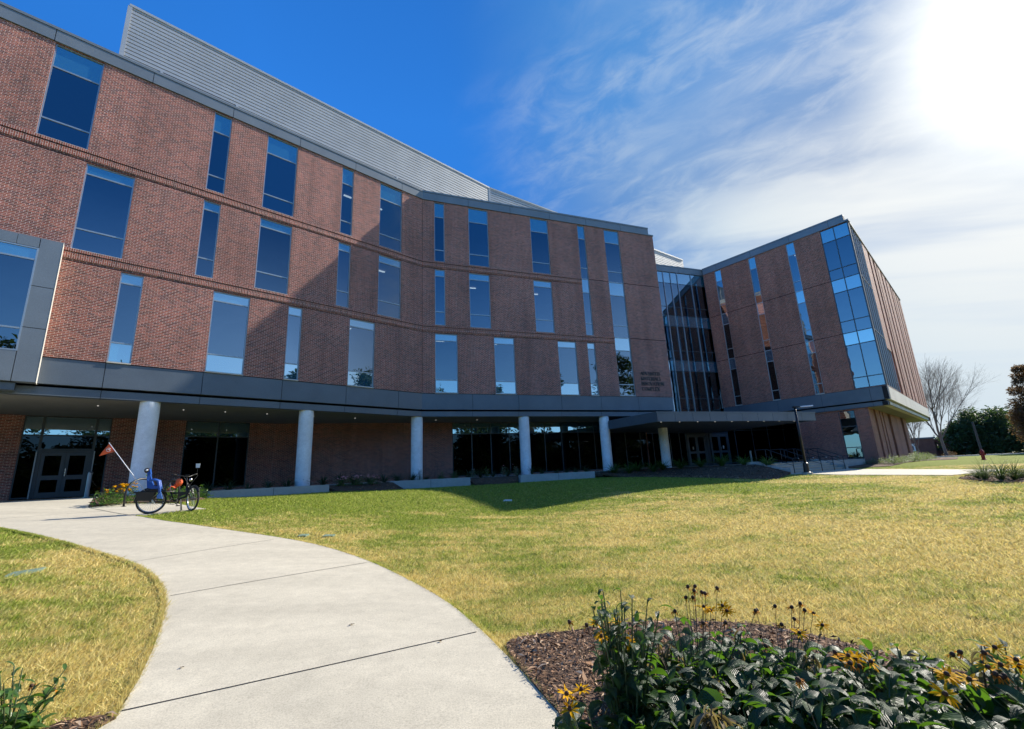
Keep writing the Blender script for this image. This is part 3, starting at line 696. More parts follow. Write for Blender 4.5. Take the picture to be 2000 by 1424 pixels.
window(P45, A5, .04, 5.35, 6.5, 19.86, [10.92, 15.38], [], vbars=(1.1, 2.2, 3.3, 4.4), off=.06, sill=False, name='corner_window', fm='dark_frame')
window(P45, A5, 5.35, 7.8, 6.5, 10.15, [7.34, 9.92], [], vbars=(6.2,), sill=False, fm='dark_frame')
cp = MB(); fbox(cp, P45, A4, -.05, .02, 6.5, 19.87, -.14, .02, 'dark_frame'); cp.build('corner_post', bld)
fins = MB()
for u in [.55+1.1*i for i in range(7)]:
    zt = 19.84 if u < 5.3 else 10.1
    if u < 7.6: fbox(fins, P45, A5, u-.02, u+.02, 6.52, zt, -.06, .0, 'frame')
fins.build('sun_fin', bld)
endwall(brick5, on5(28.8, 0), on5(28.8, -18), 5.1, 19.87); endwall(brick5, on5(28.8, -18), on3(-9, -16), 5.1, 19.87)
brick1.build('brick_wall', bld); brick2.build('brick_wall', bld); brick4.build('brick_wall', bld); brick5.build('brick_wall', bld)
# glass link between the wings
cw = MB(); u_l = -8.0; u_r = .42
mul = [-7.2, -6.35, -5.5, -4.62, -3.77, -2.97, -1.33, .40]
for u in mul: fbox(cw, CW, A3, u-.026, u+.026, 4.9, 19.86, -.1, .05, 'frame')
for z in [7.34, 9.92, 10.92, 11.87, 14.30, 15.38, 16.27, 18.72]: fbox(cw, CW, A3, u_l, u_r, z-.025, z+.025, -.1, -.012, 'dark_frame')
cwo = cw.build('curtain_wall', bld)
cg = MB()
lv = [4.9] + TB + [19.86]
for a, b in zip(lv[:-1], lv[1:]):
    sp = any(s0 < (a+b)/2 < s1 for s0, s1 in TS); wallface(cg, CW, A3, u_l, u_r, a, b, -.03, 'spandrel' if sp else 'glass')
cg.build('glass', cwo, weld=True)
# interiors seen through the glass
inn = MB()
def poly_z(mb, poly, z, m): mb.face([(p[0], p[1], z) for p in poly], m)
def isect(o1, o2, a1=A1, a2=A2, p1=K, p2=K):
    A = np.array([dv(a1), -dv(a2)]).T; b = (np.array(p2)+nv(a2)*o2) - (np.array(p1)+nv(a1)*o1); t = np.linalg.solve(A, b); return tuple(np.array(p1)+nv(a1)*o1+dv(a1)*t[0])
blockL = [on1(-24, -.2), isect(-.2, -.2), on2(18.8, -.2), on2(18.8, -12), on2(8, -18), on1(-24, -18)]
blockR = [on4(-12.2, -.2), on4(-.2, -.2), on5(.2, -.2), on5(28.6, -.4), on5(28.6, -18), on3(-8.6, -15.8), on3(-8.6, -.2), on3(.3, -.2)]
for z in (6.42, 10.86, 15.32, 19.80):
    for bl in (blockL, blockR):
        poly_z(inn, bl, z, 'interior')
        if z > 7: poly_z(inn, bl, z-.35 if z < 19 else z-.12, 'interior')
for q in ((on1(-24, -5), isect(-5, -5), ), (isect(-5, -5), on2(18.8, -5)), (on4(-12.2, -6), on4(-6, -6)), (on3(-8.6, -7), on3(.3, -7)), (on4(-6, -6), on5(28.6, -6))):
    endwall(inn, q[0], q[1], 6.45, 19.75, 'interior')
inn.build('interior_floor', bld)
def clight(pt, az, u, z, off, L=1.2):
    m = MB(); fbox(m, pt, az, u-L/2, u+L/2, z-.04, z, off-.07, off+.07, 'ceiling_glow'); return m.build('ceiling_light', bld)
for u in (-4.0, -2.2): clight(K, A1, u, 19.6, -2.4, .9)
for u in (-2.0,): clight(K, A1, u, 14.9, -2.2, .9)
for u in (3.9, 8.9): clight(K, A2, u, 14.9, -2.6, .9)
for u in (1.4, 5.2, 9.7): clight(K, A2, u, 10.45, -1.9, .8)
clight(K, A2, 14.8, 19.6, -2.8, 1.4); clight(K, A1, -4.2, 10.45, -2.0, .8); clight(P45, A4, -4.4, 19.6, -2.5, .9)
# fascia panels, overhang edge, soffits
fa = MB()
def panels(mb, pt, az, us, z0, z1, o0, o1, m, gapz=.012):
    for a, b in zip(us[:-1], us[1:]): fbox(mb, pt, az, a+gapz, b-gapz, z0, z1, o0, o1, m)
    fbox(mb, pt, az, us[0], us[-1], z0+.01, z1-.01, o0-.02, o1-.02, 'gap')
U1 = [-24, -21.1, -17.85, -14.60, -11.33, -8.02, -4.77, -1.6, 0]; U2 = [0, 3.2, 6.35, 9.5, 12.62, 15.75, 18.86]
U4 = [-12.3, -10.9, -7.6, -4.3, -1.1, 0]; U5 = [0, 2.6] + [2.6+3.27*i for i in range(1, 9)]
for pt, az, us in ((K, A1, U1), (K, A2, U2), (P45, A4, U4), (P45, A5, U5)):
    mm = 'fascia' if az != A5 else 'stone'
    lo_off = .0 if az in (A1, A2) else 0
    panels(fa, pt, az, us, 5.46, 6.45, -.3, -.045 if az in (A1, A2) else -.01, mm)
    panels(fa, pt, az, (us[:-1]+[-.17] if az == A4 else ([.17]+us[1:] if az == A5 else us)), 5.04, 5.36, -.5, -.17, mm)
fbox(fa, K, A2, 18.70, 18.86, 5.04, 6.45, -4, -.06, 'fascia')
fbox(fa, P45, A4, -.011, .0, 5.46, 6.45, -.3, -.012, 'fascia'); fa.build('fascia', bld)
wedge = MB()   # fill the mitred corners of the fascia courses
for z0, z1, oo in ((5.46, 6.45, -.045), (5.04, 5.36, -.17)):
    c = isect(oo, oo); a = on1(-.012, oo); b = on2(.012, oo); d = isect(oo-.2, oo-.2)
    wedge.face([(a[0], a[1], z0), (c[0], c[1], z0), (c[0], c[1], z1), (a[0], a[1], z1)], 'fascia'); wedge.face([(c[0], c[1], z0), (b[0], b[1], z0), (b[0], b[1], z1), (c[0], c[1], z1)], 'fascia')
wedge.build('fascia_corner', bld)
pa = MB()
for pt, az, us, uo in ((K, A1, U1, 0), (K, A2, U2[:-1]+[18.43], 0), (CW, A3, [-9, -5.9, -2.75, .35], -.02), (P45, A4, [-12.3, -10.9, -7.6, -4.3, -1.3, -.22], 0)):
    panels(pa, pt, az, us, 19.88, 20.42, -.3, .07, 'parapet'); fbox(pa, pt, az, us[0], us[-1], 20.43, 20.55, -.35, .10, 'parapet')
fbox(pa, K, A2, 18.3, 18.9, 19.875, 19.98, -.4, .06, 'parapet'); fbox(pa, P45, A4, -.25, .08, 19.875, 20.02, -.4, .08, 'parapet')
fbox(pa, P45, A5, -.06, 28.8, 19.875, 20.02, -.4, .06, 'parapet')
fbox(pa, K, A2, 18.40, 18.43, 19.9, 20.5, -9, -.3, 'parapet')
pa.build('parapet', bld)
so_ = MB()
Jf = isect(-.16, -.16); Jb = isect(-6.65, -3.62)
so_.face([(p[0], p[1], 5.05) for p in (on1(-24, -.16), on1(-24, -6.65), Jb, Jf)], 'soffit'); so_.face([(p[0], p[1], 5.05) for p in (Jf, Jb, on2(18.8, -3.62), on2(18.8, -.16))], 'soffit')
so_.face([(p[0], p[1], 5.05) for p in (on4(-12.3, -.1), on4(-12.3, -3.0), on5(28.7, -3.0), on5(28.7, -.1), on4(-.1, -.1))], 'soffit')
so_.build('soffit', bld)
blk = MB()
for bl in (blockL, blockR): poly_z(blk, bl, 19.89, 'concrete'); poly_z(blk, bl, 5.2, 'gap')
blk.build('roof', bld)
# projecting metal framed bay at the left
bay = MB(); zb0, zb1 = 5.40, 10.93
for a, b, c, d in ((-17.0, -16.40, 9.0, zb1), (-17.0, -16.40, 7.4, 9.0), (-17.0, -16.40, zb0, 7.4)): fbox(bay, K, A1, a, b, c+.012, d-.012, .0, .40, 'parapet')
for a, b in ((-20.6, -17.6), (-17.6, -17.02)):
    fbox(bay, K, A1, a+.012, b, zb0+.012, 6.50, .0, .40, 'parapet'); fbox(bay, K, A1, a+.012, b, 10.52, zb1-.012, .0, .40, 'parapet')
fbox(bay, K, A1, -24, -20.62, zb0, zb1, 0, .398, 'parapet'); fbox(bay, K, A1, -16.396, -16.385, zb0, zb1, -.1, .405, 'stone')
fbox(bay, K, A1, -22, -16.45, zb0+.03, zb1-.03, 0, .385, 'gap', skip=('s0',))
fbox(bay, K, A1, -24, -16.9, 5.12, 5.38, -.3, .22, 'fascia')
bayo = bay.build('projecting_bay', bld)
window(K, A1, -20.6, -17.0, 6.50, 10.50, [7.34, 10.02], [(10.0, 10.5)], vbars=(-18.8,), off=.47, sill=False, name='bay_window', parent=bayo)
# columns
for pt, az, us in ((K, A1, (-13.0, -6.62)), (K, A2, (-.25, 6.82, 12.97))):
    for u in us:
        p = np.array(pt)+dv(az)*u+nv(az)*-.52; m = MB(); m.tube([(p[0], p[1], FL-.6), (p[0], p[1], 5.06)], .35, 'column_paint', 40, False); m.build('column', bld, smooth=True, weld=False)
p = np.array(on2(17.62, -.1)); m = MB(); m.tube([(p[0], p[1], FL-.3), (p[0], p[1], 4.14)], .33, 'column_paint', 40, False); m.build('column', bld, smooth=True)
# entrance canopy
CZ0, CZ1 = 4.10, 4.69
ca = [on2(13.6, 4.55), on2(27.3, 4.55), on2(27.3, -6.0), on2(14.2, -3.4), on2(13.05, 0)]
cn = MB(); ngon_slab(cn, [(p[0], p[1]) for p in ca], CZ0+.06, CZ1, 'dark_soffit')
for i in range(10): fbox(cn, K, A2, 13.6+i*1.37+.01, 13.6+(i+1)*1.37-.01, CZ0, CZ1-.06, 4.5, 4.60, 'fascia')
fbox(cn, K, A2, 13.55, 27.32, CZ1-.055, CZ1+.03, 4.4, 4.63, 'fascia')
a, b = on2(13.58, 4.6), on2(13.02, 0); cn.face([(b[0], b[1], CZ0), (a[0], a[1], CZ0), (a[0], a[1], CZ1+.02), (b[0], b[1], CZ1+.02)], 'fascia')
a, b = on2(27.32, 4.6), on2(27.32, -5); cn.face([(a[0], a[1], CZ0), (b[0], b[1], CZ0), (b[0], b[1], CZ1+.02), (a[0], a[1], CZ1+.02)], 'fascia')
cno = cn.build('entrance_canopy', bld)
for i in range(9):
    m = MB(); c = on2(14.4+i*1.45, 3.9); m.tube([(c[0], c[1], CZ0+.03), (c[0], c[1], CZ0+.065)], .028, 'lamp_glow', 10); m.build('downlight', cno)
for pt, az, us, oo in ((K, A1, (-14.6, -11.6, -9.9, -8.0, -5.6, -3.2), -2.3), (K, A2, (1.2, 4.0), -2.0)):
    for u in us:
        m = MB(); c = W(pt, az, u, 5.03, oo); m.tube([(c[0], c[1], 5.03), (c[0], c[1], 5.055)], .03, 'lamp_glow', 10); m.build('downlight', bld)
# ground floor walls under the overhang
gw = MB()
g1 = [(-16.95, -13.9, FL, 5.05), (-10.85, -7.7, FL+.12, 5.05), (-5.75, -2.5, FL+.12, 5.05)]
uJ1 = float((np.array(Jb)-(K+nv(A1)*-6.65)) @ dv(A1)); uJ2 = float((np.array(Jb)-(K+nv(A2)*-3.62)) @ dv(A2))
facade(gw, K, A1, -24, uJ1, FL-.2, 5.06, g1, off=-6.65)
facade(gw, K, A2, uJ2, 18.8, FL-.2, 5.06, [(2.65, 18.75, FL+.1, 5.05)], off=-3.62)
P4g = np.array([26.73, 34.34])
gw.build('ground_floor_wall', bld); gw = MB()
facade(gw, P4g, A4, -5.05, 0, .3, 5.06, [(-1.98, -.9, 1.3, 4.95)]); 
facade(gw, P4g, A5, 0, 20.6, .2, 5.06, [(2.0, 2.9, .2, 5.05), (4.6, 5.1, .2, 5.05), (6.0, 6.5, .2, 5.05), (8.8, 10.2, .2, 5.05), (16.6, 18.2, .2, 5.05)], rev=.35)
endwall(gw, tuple(P4g+dv(A5)*20.6), tuple(P4g+dv(A5)*20.6-nv(A5)*14), .2, 5.06); endwall(gw, tuple(P4g+dv(A4)*-5.05-nv(A4)*3), tuple(P4g+dv(A4)*-5.05), .3, 5.06)
gw.build('ground_floor_wall', bld)
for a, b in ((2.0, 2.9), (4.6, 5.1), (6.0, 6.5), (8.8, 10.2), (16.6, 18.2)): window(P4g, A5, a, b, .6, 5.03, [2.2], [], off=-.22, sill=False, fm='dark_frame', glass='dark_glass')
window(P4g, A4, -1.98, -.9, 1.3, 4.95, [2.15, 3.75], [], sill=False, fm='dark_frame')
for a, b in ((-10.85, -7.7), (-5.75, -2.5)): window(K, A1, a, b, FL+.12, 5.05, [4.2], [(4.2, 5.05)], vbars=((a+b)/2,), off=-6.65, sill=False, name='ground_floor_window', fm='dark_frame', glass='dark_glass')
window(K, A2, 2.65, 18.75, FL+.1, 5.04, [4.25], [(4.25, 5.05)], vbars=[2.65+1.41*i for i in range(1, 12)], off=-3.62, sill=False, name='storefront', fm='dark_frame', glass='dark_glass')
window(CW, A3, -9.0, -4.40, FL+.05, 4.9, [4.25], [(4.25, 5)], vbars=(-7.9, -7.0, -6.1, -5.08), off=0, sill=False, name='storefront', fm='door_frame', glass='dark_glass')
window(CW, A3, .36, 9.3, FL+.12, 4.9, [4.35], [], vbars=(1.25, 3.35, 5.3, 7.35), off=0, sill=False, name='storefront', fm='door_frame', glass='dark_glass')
fbox_ = MB(); fbox(fbox_, CW, A3, -4.4, .36, 4.07, 4.9, -.12, -.06, 'dark_frame'); fbox(fbox_, CW, A3, -2.24, -1.84, FL, 4.07, -.12, -.06, 'dark_frame'); fbox_.build('transom_panel', bld)
def door(pt, az, u0, u1, z0, z1, off, nleaf=2, fm='door_frame', mid=.42):
    d = MB(); t = .09
    fbox(d, pt, az, u0, u0+t, z0, z1, off-.13, off+.03, fm); fbox(d, pt, az, u1-t, u1, z0, z1, off-.13, off+.03, fm); fbox(d, pt, az, u0+t, u1-t, z1-t, z1, off-.13, off+.03, fm)
    do = d.build('door', bld); a = u0+t; wl = (u1-u0-2*t)/nleaf
    for i in range(nleaf):
        l = MB(); x0 = a+i*wl+.008; x1 = a+(i+1)*wl-.008; zt = z1-t-.01; zm = z0+(z1-z0)*mid
        fbox(l, pt, az, x0, x0+.13, z0+.01, zt, off-.09, off, fm); fbox(l, pt, az, x1-.13, x1, z0+.01, zt, off-.09, off, fm)
        fbox(l, pt, az, x0+.13, x1-.13, z0+.01, z0+.26, off-.09, off-.002, fm); fbox(l, pt, az, x0+.13, x1-.13, zt-.16, zt, off-.09, off-.002, fm); fbox(l, pt, az, x0+.13, x1-.13, zm-.1, zm+.1, off-.09, off-.002, fm)
        wallface(l, pt, az, x0+.12, x1-.12, z0+.25, zm-.09, off-.05, 'dark_glass'); wallface(l, pt, az, x0+.12, x1-.12, zm+.09, zt-.15, off-.05, 'dark_glass')
        l.build('door_leaf', do)
        if i == nleaf-1 or nleaf == 1:
            k = MB(); hx = x0+.06; c = [W(pt, az, hx, zm+.02+q, off+(.06 if q not in (0, .42) else .0)) for q in (0, .04, .38, .42)]; k.tube(c, .018, 'chrome', 8); k.build('handle', do)
    return do
door(K, A1, -16.30, -14.45, FL+.02, 3.47, -6.72, fm='dark_frame')
window(K, A1, -16.95, -16.30, FL+.05, 5.03, [4.15], [(4.15, 5.1)], off=-6.62, sill=False, name='side_light', fm='dark_frame', glass='dark_glass')
window(K, A1, -14.45, -13.9, FL+.05, 5.03, [4.15], [(4.15, 5.1)], off=-6.62, sill=False, name='side_light', fm='dark_frame', glass='dark_glass')
window(K, A1, -16.30, -14.45, 3.48, 5.03, [4.15], [(4.15, 5.1)], off=-6.62, sill=False, name='transom_window', fm='dark_frame', glass='dark_glass')
for u in (-16.36, -14.39):
    m = MB(); fbox(m, K, A1, u-.02, u+.02, FL+.02, 3.40, -6.6, -6.53, 'frame'); m.build('door_trim', bld)
for a, b in ((-4.36, -2.28), (-1.82, .30)):
    d = door(CW, A3, a, b, FL+.02, 4.06, 0)
    k = MB(); c = a+.62 if a < -3 else b-.62; fbox(k, CW, A3, c-.07, c+.07, 2.72, 2.98, -.045, -.04, 'sign_white'); k.build('door_notice', d)
# dark room shells behind the ground floor glass
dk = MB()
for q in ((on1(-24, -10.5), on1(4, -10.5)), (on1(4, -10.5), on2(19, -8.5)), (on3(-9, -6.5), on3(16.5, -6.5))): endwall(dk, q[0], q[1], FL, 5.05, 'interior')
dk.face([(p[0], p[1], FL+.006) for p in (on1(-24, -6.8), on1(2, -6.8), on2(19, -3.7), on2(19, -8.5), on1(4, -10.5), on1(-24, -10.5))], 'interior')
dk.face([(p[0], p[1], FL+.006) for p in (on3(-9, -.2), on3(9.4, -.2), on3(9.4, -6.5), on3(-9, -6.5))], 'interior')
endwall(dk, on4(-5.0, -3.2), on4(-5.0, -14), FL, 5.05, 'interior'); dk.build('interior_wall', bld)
for u, v in ((-6.5, -1.5), (-4.2, -2.0)):
    m = MB(); fbox(m, CW, A3, u-.05, u+2.0, 4.55, 4.59, v-.04, v+.04, 'ceiling_glow'); m.build('ceiling_light', bld)
# rooftop equipment screen, lap siding
def siding(name, pa_, az, u0, u1, z0, z1, step=.225, thick=.12):
    m = MB(); z = z0
    while z < z1-.02:
        zt = min(z+step, z1); q = lambda u, zz_, o_: W(pa_, az, u, zz_, o_)
        m.face([q(u0, z+.055, .05), q(u1, z+.055, .05), q(u1, zt, .05), q(u0, zt, .05)], 'siding')
        m.face([q(u0, z+.055, .05), q(u0, z+.02, -.02), q(u1, z+.02, -.02), q(u1, z+.055, .05)], 'siding'); m.face([q(u0, z-.01, -.018), q(u1, z-.01, -.018), q(u1, z+.03, -.018), q(u0, z+.03, -.018)], 'gap')  # dark strip paints the shadow line under each lap
        z += step
    fbox(m, pa_, az, u0, u1, z0, z1, -thick-.1, -.02, 'siding'); fbox(m, pa_, az, u0-.04, u1, z1, z1+.14, -thick-.1, .1, 'siding'); fbox(m, pa_, az, u0-.1, u0+.08, z0, z1, -thick-.1, .09, 'siding')
    return m
PS = np.array(on1(0, -3)); zt_ = 26.15
s1 = siding('x', PS, A1, -15.91, 8.77, 19.9, zt_)
for a, b in ((-14.28, -10.75), (-.35, 2.6)): fbox(s1, PS, A1, a, b, 19.95, 23.08, -.05, .085, 'gap'); [fbox(s1, PS, A1, a+.02, b-.02, 20.6+.18*i, 20.66+.18*i, 0, .11, 'siding') for i in range(14)]; [fbox(s1, PS, A1, q-.06, q+.06, 19.95, 23.1, 0, .13, 'siding') for q in (a, b)]
s1.build('rooftop_screen', bld)
KP = PS + dv(A1)*8.77
siding('x', KP, 35.5, 0, 28.5, 19.9, zt_).build('rooftop_screen', bld)
back = MB(); e = PS+dv(A1)*-15.91; fbox(back, e, A1, 0, .14, 19.9, zt_, -9, -.1, 'siding'); back.build('rooftop_screen', bld)
# carved-style serif wall letters, built stroke by stroke
GL = {'A': [(0, 0, .42, 1, .07), (.42, 1, .84, 0, .15), (.2, .36, .64, .36, .07)], 'D': [(.14, 0, .14, 1, .15), (.14, .96, .5, .96, .07), (.5, .96, .74, .72, .12), (.74, .72, .74, .28, .15), (.74, .28, .5, .04, .12), (.5, .04, .14, .04, .07)],
      'V': [(0, 1, .42, 0, .15), (.42, 0, .84, 1, .07)], 'N': [(.12, 0, .12, 1, .07), (.12, 1, .74, 0, .15), (.74, 0, .74, 1, .07)], 'C': [(.74, .8, .5, .97, .08), (.5, .97, .22, .9, .08), (.22, .9, .08, .5, .14), (.08, .5, .22, .1, .14), (.22, .1, .5, .03, .08), (.5, .03, .76, .2, .08)],
      'E': [(.14, 0, .14, 1, .15), (.14, .96, .64, .96, .07), (.14, .5, .54, .5, .07), (.14, .04, .66, .04, .07), (.64, .96, .64, .8, .05), (.66, .04, .66, .2, .05)], 'M': [(.12, 0, .12, 1, .07), (.12, 1, .5, 0, .15), (.5, 0, .88, 1, .07), (.88, 1, .88, 0, .15)],
      'T': [(.4, 0, .4, 1, .15), (.02, .96, .78, .96, .07), (.02, .96, .02, .78, .05), (.78, .96, .78, .78, .05)], 'R': [(.14, 0, .14, 1, .15), (.14, .96, .5, .96, .07), (.5, .96, .64, .75, .14), (.64, .75, .5, .52, .12), (.5, .52, .14, .5, .07), (.42, .5, .8, 0, .14)],
      'I': [(.14, 0, .14, 1, .15)], 'L': [(.14, 0, .14, 1, .15), (.14, .04, .64, .04, .07), (.64, .04, .64, .22, .05)], 'S': [(.56, .82, .36, .97, .08), (.36, .97, .12, .84, .1), (.12, .84, .14, .62, .12), (.14, .62, .52, .4, .15), (.52, .4, .54, .16, .12), (.54, .16, .32, .03, .1), (.32, .03, .08, .18, .08)],
      'O': [(.5, .97, .2, .85, .09), (.2, .85, .08, .5, .15), (.08, .5, .2, .15, .15), (.2, .15, .5, .03, .09), (.5, .03, .76, .15, .09), (.76, .15, .88, .5, .15), (.88, .5, .76, .85, .15), (.76, .85, .5, .97, .09)],
      'P': [(.14, 0, .14, 1, .15), (.14, .96, .5, .96, .07), (.5, .96, .66, .74, .14), (.66, .74, .5, .5, .12), (.5, .5, .14, .48, .07)], 'X': [(0, 1, .74, 0, .15), (.02, 0, .72, 1, .07)]}
GWd = {'I': .28, 'M': 1.0, 'O': .96, 'N': .88, 'A': .84, 'D': .84, 'V': .84, 'C': .84, 'T': .8, 'R': .8, 'S': .64, 'P': .74, 'X': .76, 'E': .74, 'L': .7}
SERIF = {'A': [(0, 0), (.84, 0)], 'D': [(.14, 0), (.14, 1)], 'V': [(0, 1), (.84, 1)], 'N': [(.12, 0), (.12, 1), (.74, 1)], 'E': [(.1, 0), (.1, 1)], 'M': [(.12, 0), (.12, 1), (.88, 1), (.88, 0)], 'T': [(.4, 0)], 'R': [(.14, 0), (.14, 1), (.8, 0)], 'I': [(.14, 0), (.14, 1)], 'L': [(.14, 0), (.14, 1)], 'P': [(.14, 0), (.14, 1)], 'X': [(0, 1), (.74, 0), (.02, 0), (.72, 1)], 'C': [], 'S': [], 'O': []}
H = .27
for word, zb_, wtot in (('ADVANCED', 8.08, 1.72), ('MATERIALS', 7.69, 1.78), ('INNOVATION', 7.30, 2.0), ('COMPLEX', 6.91, 1.56)):
    tot = sum(GWd[c]+.1 for c in word)-.1; sx_ = wtot/tot; x = 16.14; m = MB(); lay = 0
    for c in word:
        segs = list(GL[c]) + [(sx0-.13, sy0+(.03 if sy0 < .5 else -.03), sx0+.13, sy0+(.03 if sy0 < .5 else -.03), .06) for sx0, sy0 in SERIF[c]]
        for (x0, y0, x1, y1, wd) in segs:
            ax, az_, bx, bz = x+x0*sx_, zb_+y0*H, x+x1*sx_, zb_+y1*H; dx, dz = bx-ax, bz-az_; L = math.hypot(dx, dz); wd = wd*H*.5*1.25; nx_, nz_ = -dz/L*wd, dx/L*wd; lay = (lay+1) % 7
            o1 = .035+lay*.0006; q = [(ax-nx_, az_-nz_), (bx-nx_, bz-nz_), (bx+nx_, bz+nz_), (ax+nx_, az_+nz_)]
            m.face([W(K, A2, u, z, o1) for u, z in q], 'black_metal')
            for i in range(4):
                (ua, za), (ub, zb2) = q[i], q[(i+1) % 4]; m.face([W(K, A2, ua, za, .004), W(K, A2, ub, zb2, .004), W(K, A2, ub, zb2, o1), W(K, A2, ua, za, o1)], 'black_metal')
        x += (GWd[c]+.1)*sx_
    m.build('wall_lettering', bld)

# ------------------------------------------------------------------ low walls, steps, rails, street furniture
def seat_wall(pt, az, u0, u1, zb, label, zt=1.30):
    c = W(pt, az, (u0+u1)/2, zb, .78); r = empty('seat_wall', c, label, 'low wall', 'low concrete walls along the terrace')
    m = MB(); f0, f1 = .56, 1.0
    q = lambda u, z, o_: W(pt, az, u, z, o_)
    b = [q(u0, zb-.3, f1), q(u1, zb-.3, f1), q(u1, zb-.3, f0), q(u0, zb-.3, f0)]; t = [q(u0+.07, zt, f1-.01), q(u1, zt, f1-.01), q(u1, zt, f0), q(u0+.07, zt, f0)]
    m.hexa(b, t, 'concrete'); m.build('wall_body', r, bevel=.012)
    j = MB(); um = (u0+u1)/2; j.face([q(um-.008, zb-.2, f1+.002), q(um+.008, zb-.2, f1+.002), q(um+.008, zt, f1-.006), q(um-.008, zt, f1-.006)], 'gap'); j.build('joint', r)
seat_wall(K, A1, -10.85, -5.87, .95, 'long pale concrete seat wall in the sun below the second column, nearest the bicycle')
seat_wall(K, A2, -2.0, 2.65, .84, 'pale concrete seat wall at the foot of the third column, half in shade')
seat_wall(K, A2, 5.78, 11.0, .86, 'pale concrete seat wall in full shade at the foot of the fourth column')
stairs = empty('entrance_steps', tuple(st_pt(STW/2, .5))+(.67,), 'broad flight of pale concrete steps with side blocks leading up to the entrance', 'steps')
m = MB(); z0 = float(hgt(*st_pt(STW/2, 0))[0])+.03; rise = (FL-z0)/4
def sbox(mb, a0, a1, b0, b1, za, zb, mt):
    b = [tuple(st_pt(a0, b0)), tuple(st_pt(a1, b0)), tuple(st_pt(a1, b1)), tuple(st_pt(a0, b1))]; mb.hexa([p+(za,) for p in b], [p+(zb,) for p in b], mt)
for i in range(4):
    sbox(m, .35, STW-.35, .04+i*.36, 2.2, z0+i*rise-(.4 if i == 0 else .02), z0+(i+1)*rise-.045, 'concrete')
    sbox(m, .352, STW-.352, .0+i*.36, 2.2, z0+(i+1)*rise-.043, z0+(i+1)*rise, 'path_concrete')  # paler tread slabs paint the sky light caught by the nosings
m.build('flight', stairs)
for a in (0, STW-.34):
    m = MB(); P_ = lambda b_, z: (tuple(st_pt(a, b_))+(z,), tuple(st_pt(a+.34, b_))+(z,))
    prof = [(-.15, z0-.3), (-.15, z0+.30), (.35, z0+.32), (1.75, FL+.16), (2.3, FL+.16), (2.3, z0-.3)]
    L = [P_(*p)[0] for p in prof]; Rr = [P_(*p)[1] for p in prof]
    m.face(L, 'concrete'); m.face(Rr[::-1], 'concrete')
    for i in range(len(prof)): j = (i+1) % len(prof); m.face([L[i], Rr[i], Rr[j], L[j]], 'concrete')
    m.build('side_block', stairs)
def rail(a, label):
    base = tuple(st_pt(a, -.1))+(z0,); r = empty('handrail', base, label, 'handrail', 'black handrails on the entrance steps'); hh = .86
    def pt(b, z): return tuple(st_pt(a, b))+(z,)
    m = MB(); top = [pt(-.42, z0+hh-.12), pt(-.48, z0+hh-.04), pt(-.42, z0+hh), pt(-.1, z0+hh), pt(1.25, FL+hh), pt(1.9, FL+hh), pt(2.0, FL+hh-.05), pt(2.0, FL+hh-.3)]
    m.tube(top, .024, 'black_metal', 8); m.build('rail', r, smooth=True)
    for b, za, zb in ((-.1, z0-.05, z0+hh), (1.35, FL, FL+hh), (1.95, FL, FL+hh-.05)):
        m = MB(); m.tube([pt(b, za), pt(b, zb)], .022, 'black_metal', 8); m.build('post', r, smooth=True)
    m = MB(); m.tube([pt(-.1, z0+.45), pt(1.35, FL+.45)], .014, 'black_metal', 6); m.build('lower_rail', r)
    m = MB(); m.ball(pt(-.44, z0+hh-.02), .032, 'chrome', 8); m.build('end_cap', r)
for i, (f, lb) in enumerate(((.07, 'black handrail at the left side block of the entrance steps'), (.30, 'second black handrail from the left on the steps, left of the lamp post'), (.52, 'black handrail in the middle of the steps, just right of the lamp post'), (.74, 'second black handrail from the right on the entrance steps'), (.95, 'black handrail at the right side block of the entrance steps'))): rail(STW*f, lb)
# lamp post
lb_ = g(1577, 927); lz = float(hgt(lb_[0], lb_[1])[0]); lamp = empty('lamp_post', (lb_[0], lb_[1], lz), 'slim black lamp post with a flat pale head beside the entrance steps', 'lamp post')
m = MB(); m.tube([(0, 0, -.2), (0, 0, .12)], .27, 'concrete', 24); m.build('footing', lamp, local=True, smooth=False)
m = MB(); m.tube([(0, 0, .12), (0, 0, .16), (0, 0, .62), (0, 0, .66)], [.19, .15, .13, .08], 'black_metal', 16); m.build('pole_base', lamp, local=True)
m = MB(); m.tube([(0, 0, .6), (0, 0, 3.78)], [.068, .055], 'black_metal', 14); m.build('pole', lamp, local=True, smooth=True)
m = MB(); m.box(-.09, .1, -.09, .09, 3.72, 3.80, 'black_metal'); m.box(.08, .36, -.03, .03, 3.74, 3.79, 'black_metal'); m.build('bracket', lamp, local=True)
m = MB(); m.hexa([(.30, -.14, 3.74), (.98, -.16, 3.76), (.98, .16, 3.76), (.30, .14, 3.74)], [(.30, -.10, 3.80), (.98, -.14, 3.83), (.98, .14, 3.83), (.30, .10, 3.80)], 'white_plastic'); m.build('lamp_head', lamp, local=True, bevel=.01)
def bollard(px, py, d, label):
    p = atfwd(px, py, d); r = empty('bollard', (p[0], p[1], FL), label, 'bollard', 'steel bollards on the terrace')
    m = MB(); m.tube([(0, 0, 0), (0, 0, .93), (.03, 0, 1.0)], [.075, .075, .072], 'frame', 16); m.build('post', r, local=True)
    m = MB(); m.tube([(0, 0, .0), (0, 0, .03)], .12, 'frame', 16); m.build('base_plate', r, local=True)
    m = MB(); m.tube([(.03, 0, 1.0), (.04, 0, 1.03)], [.076, .06], 'dark_frame', 16); m.build('cap', r, local=True)
bollard(1469, 905, 35.5, 'grey steel bollard with a slanted top in front of the main entrance glass')
bollard(170, 962, 18.6, 'grey steel bollard beside the left door, behind the flower bed')
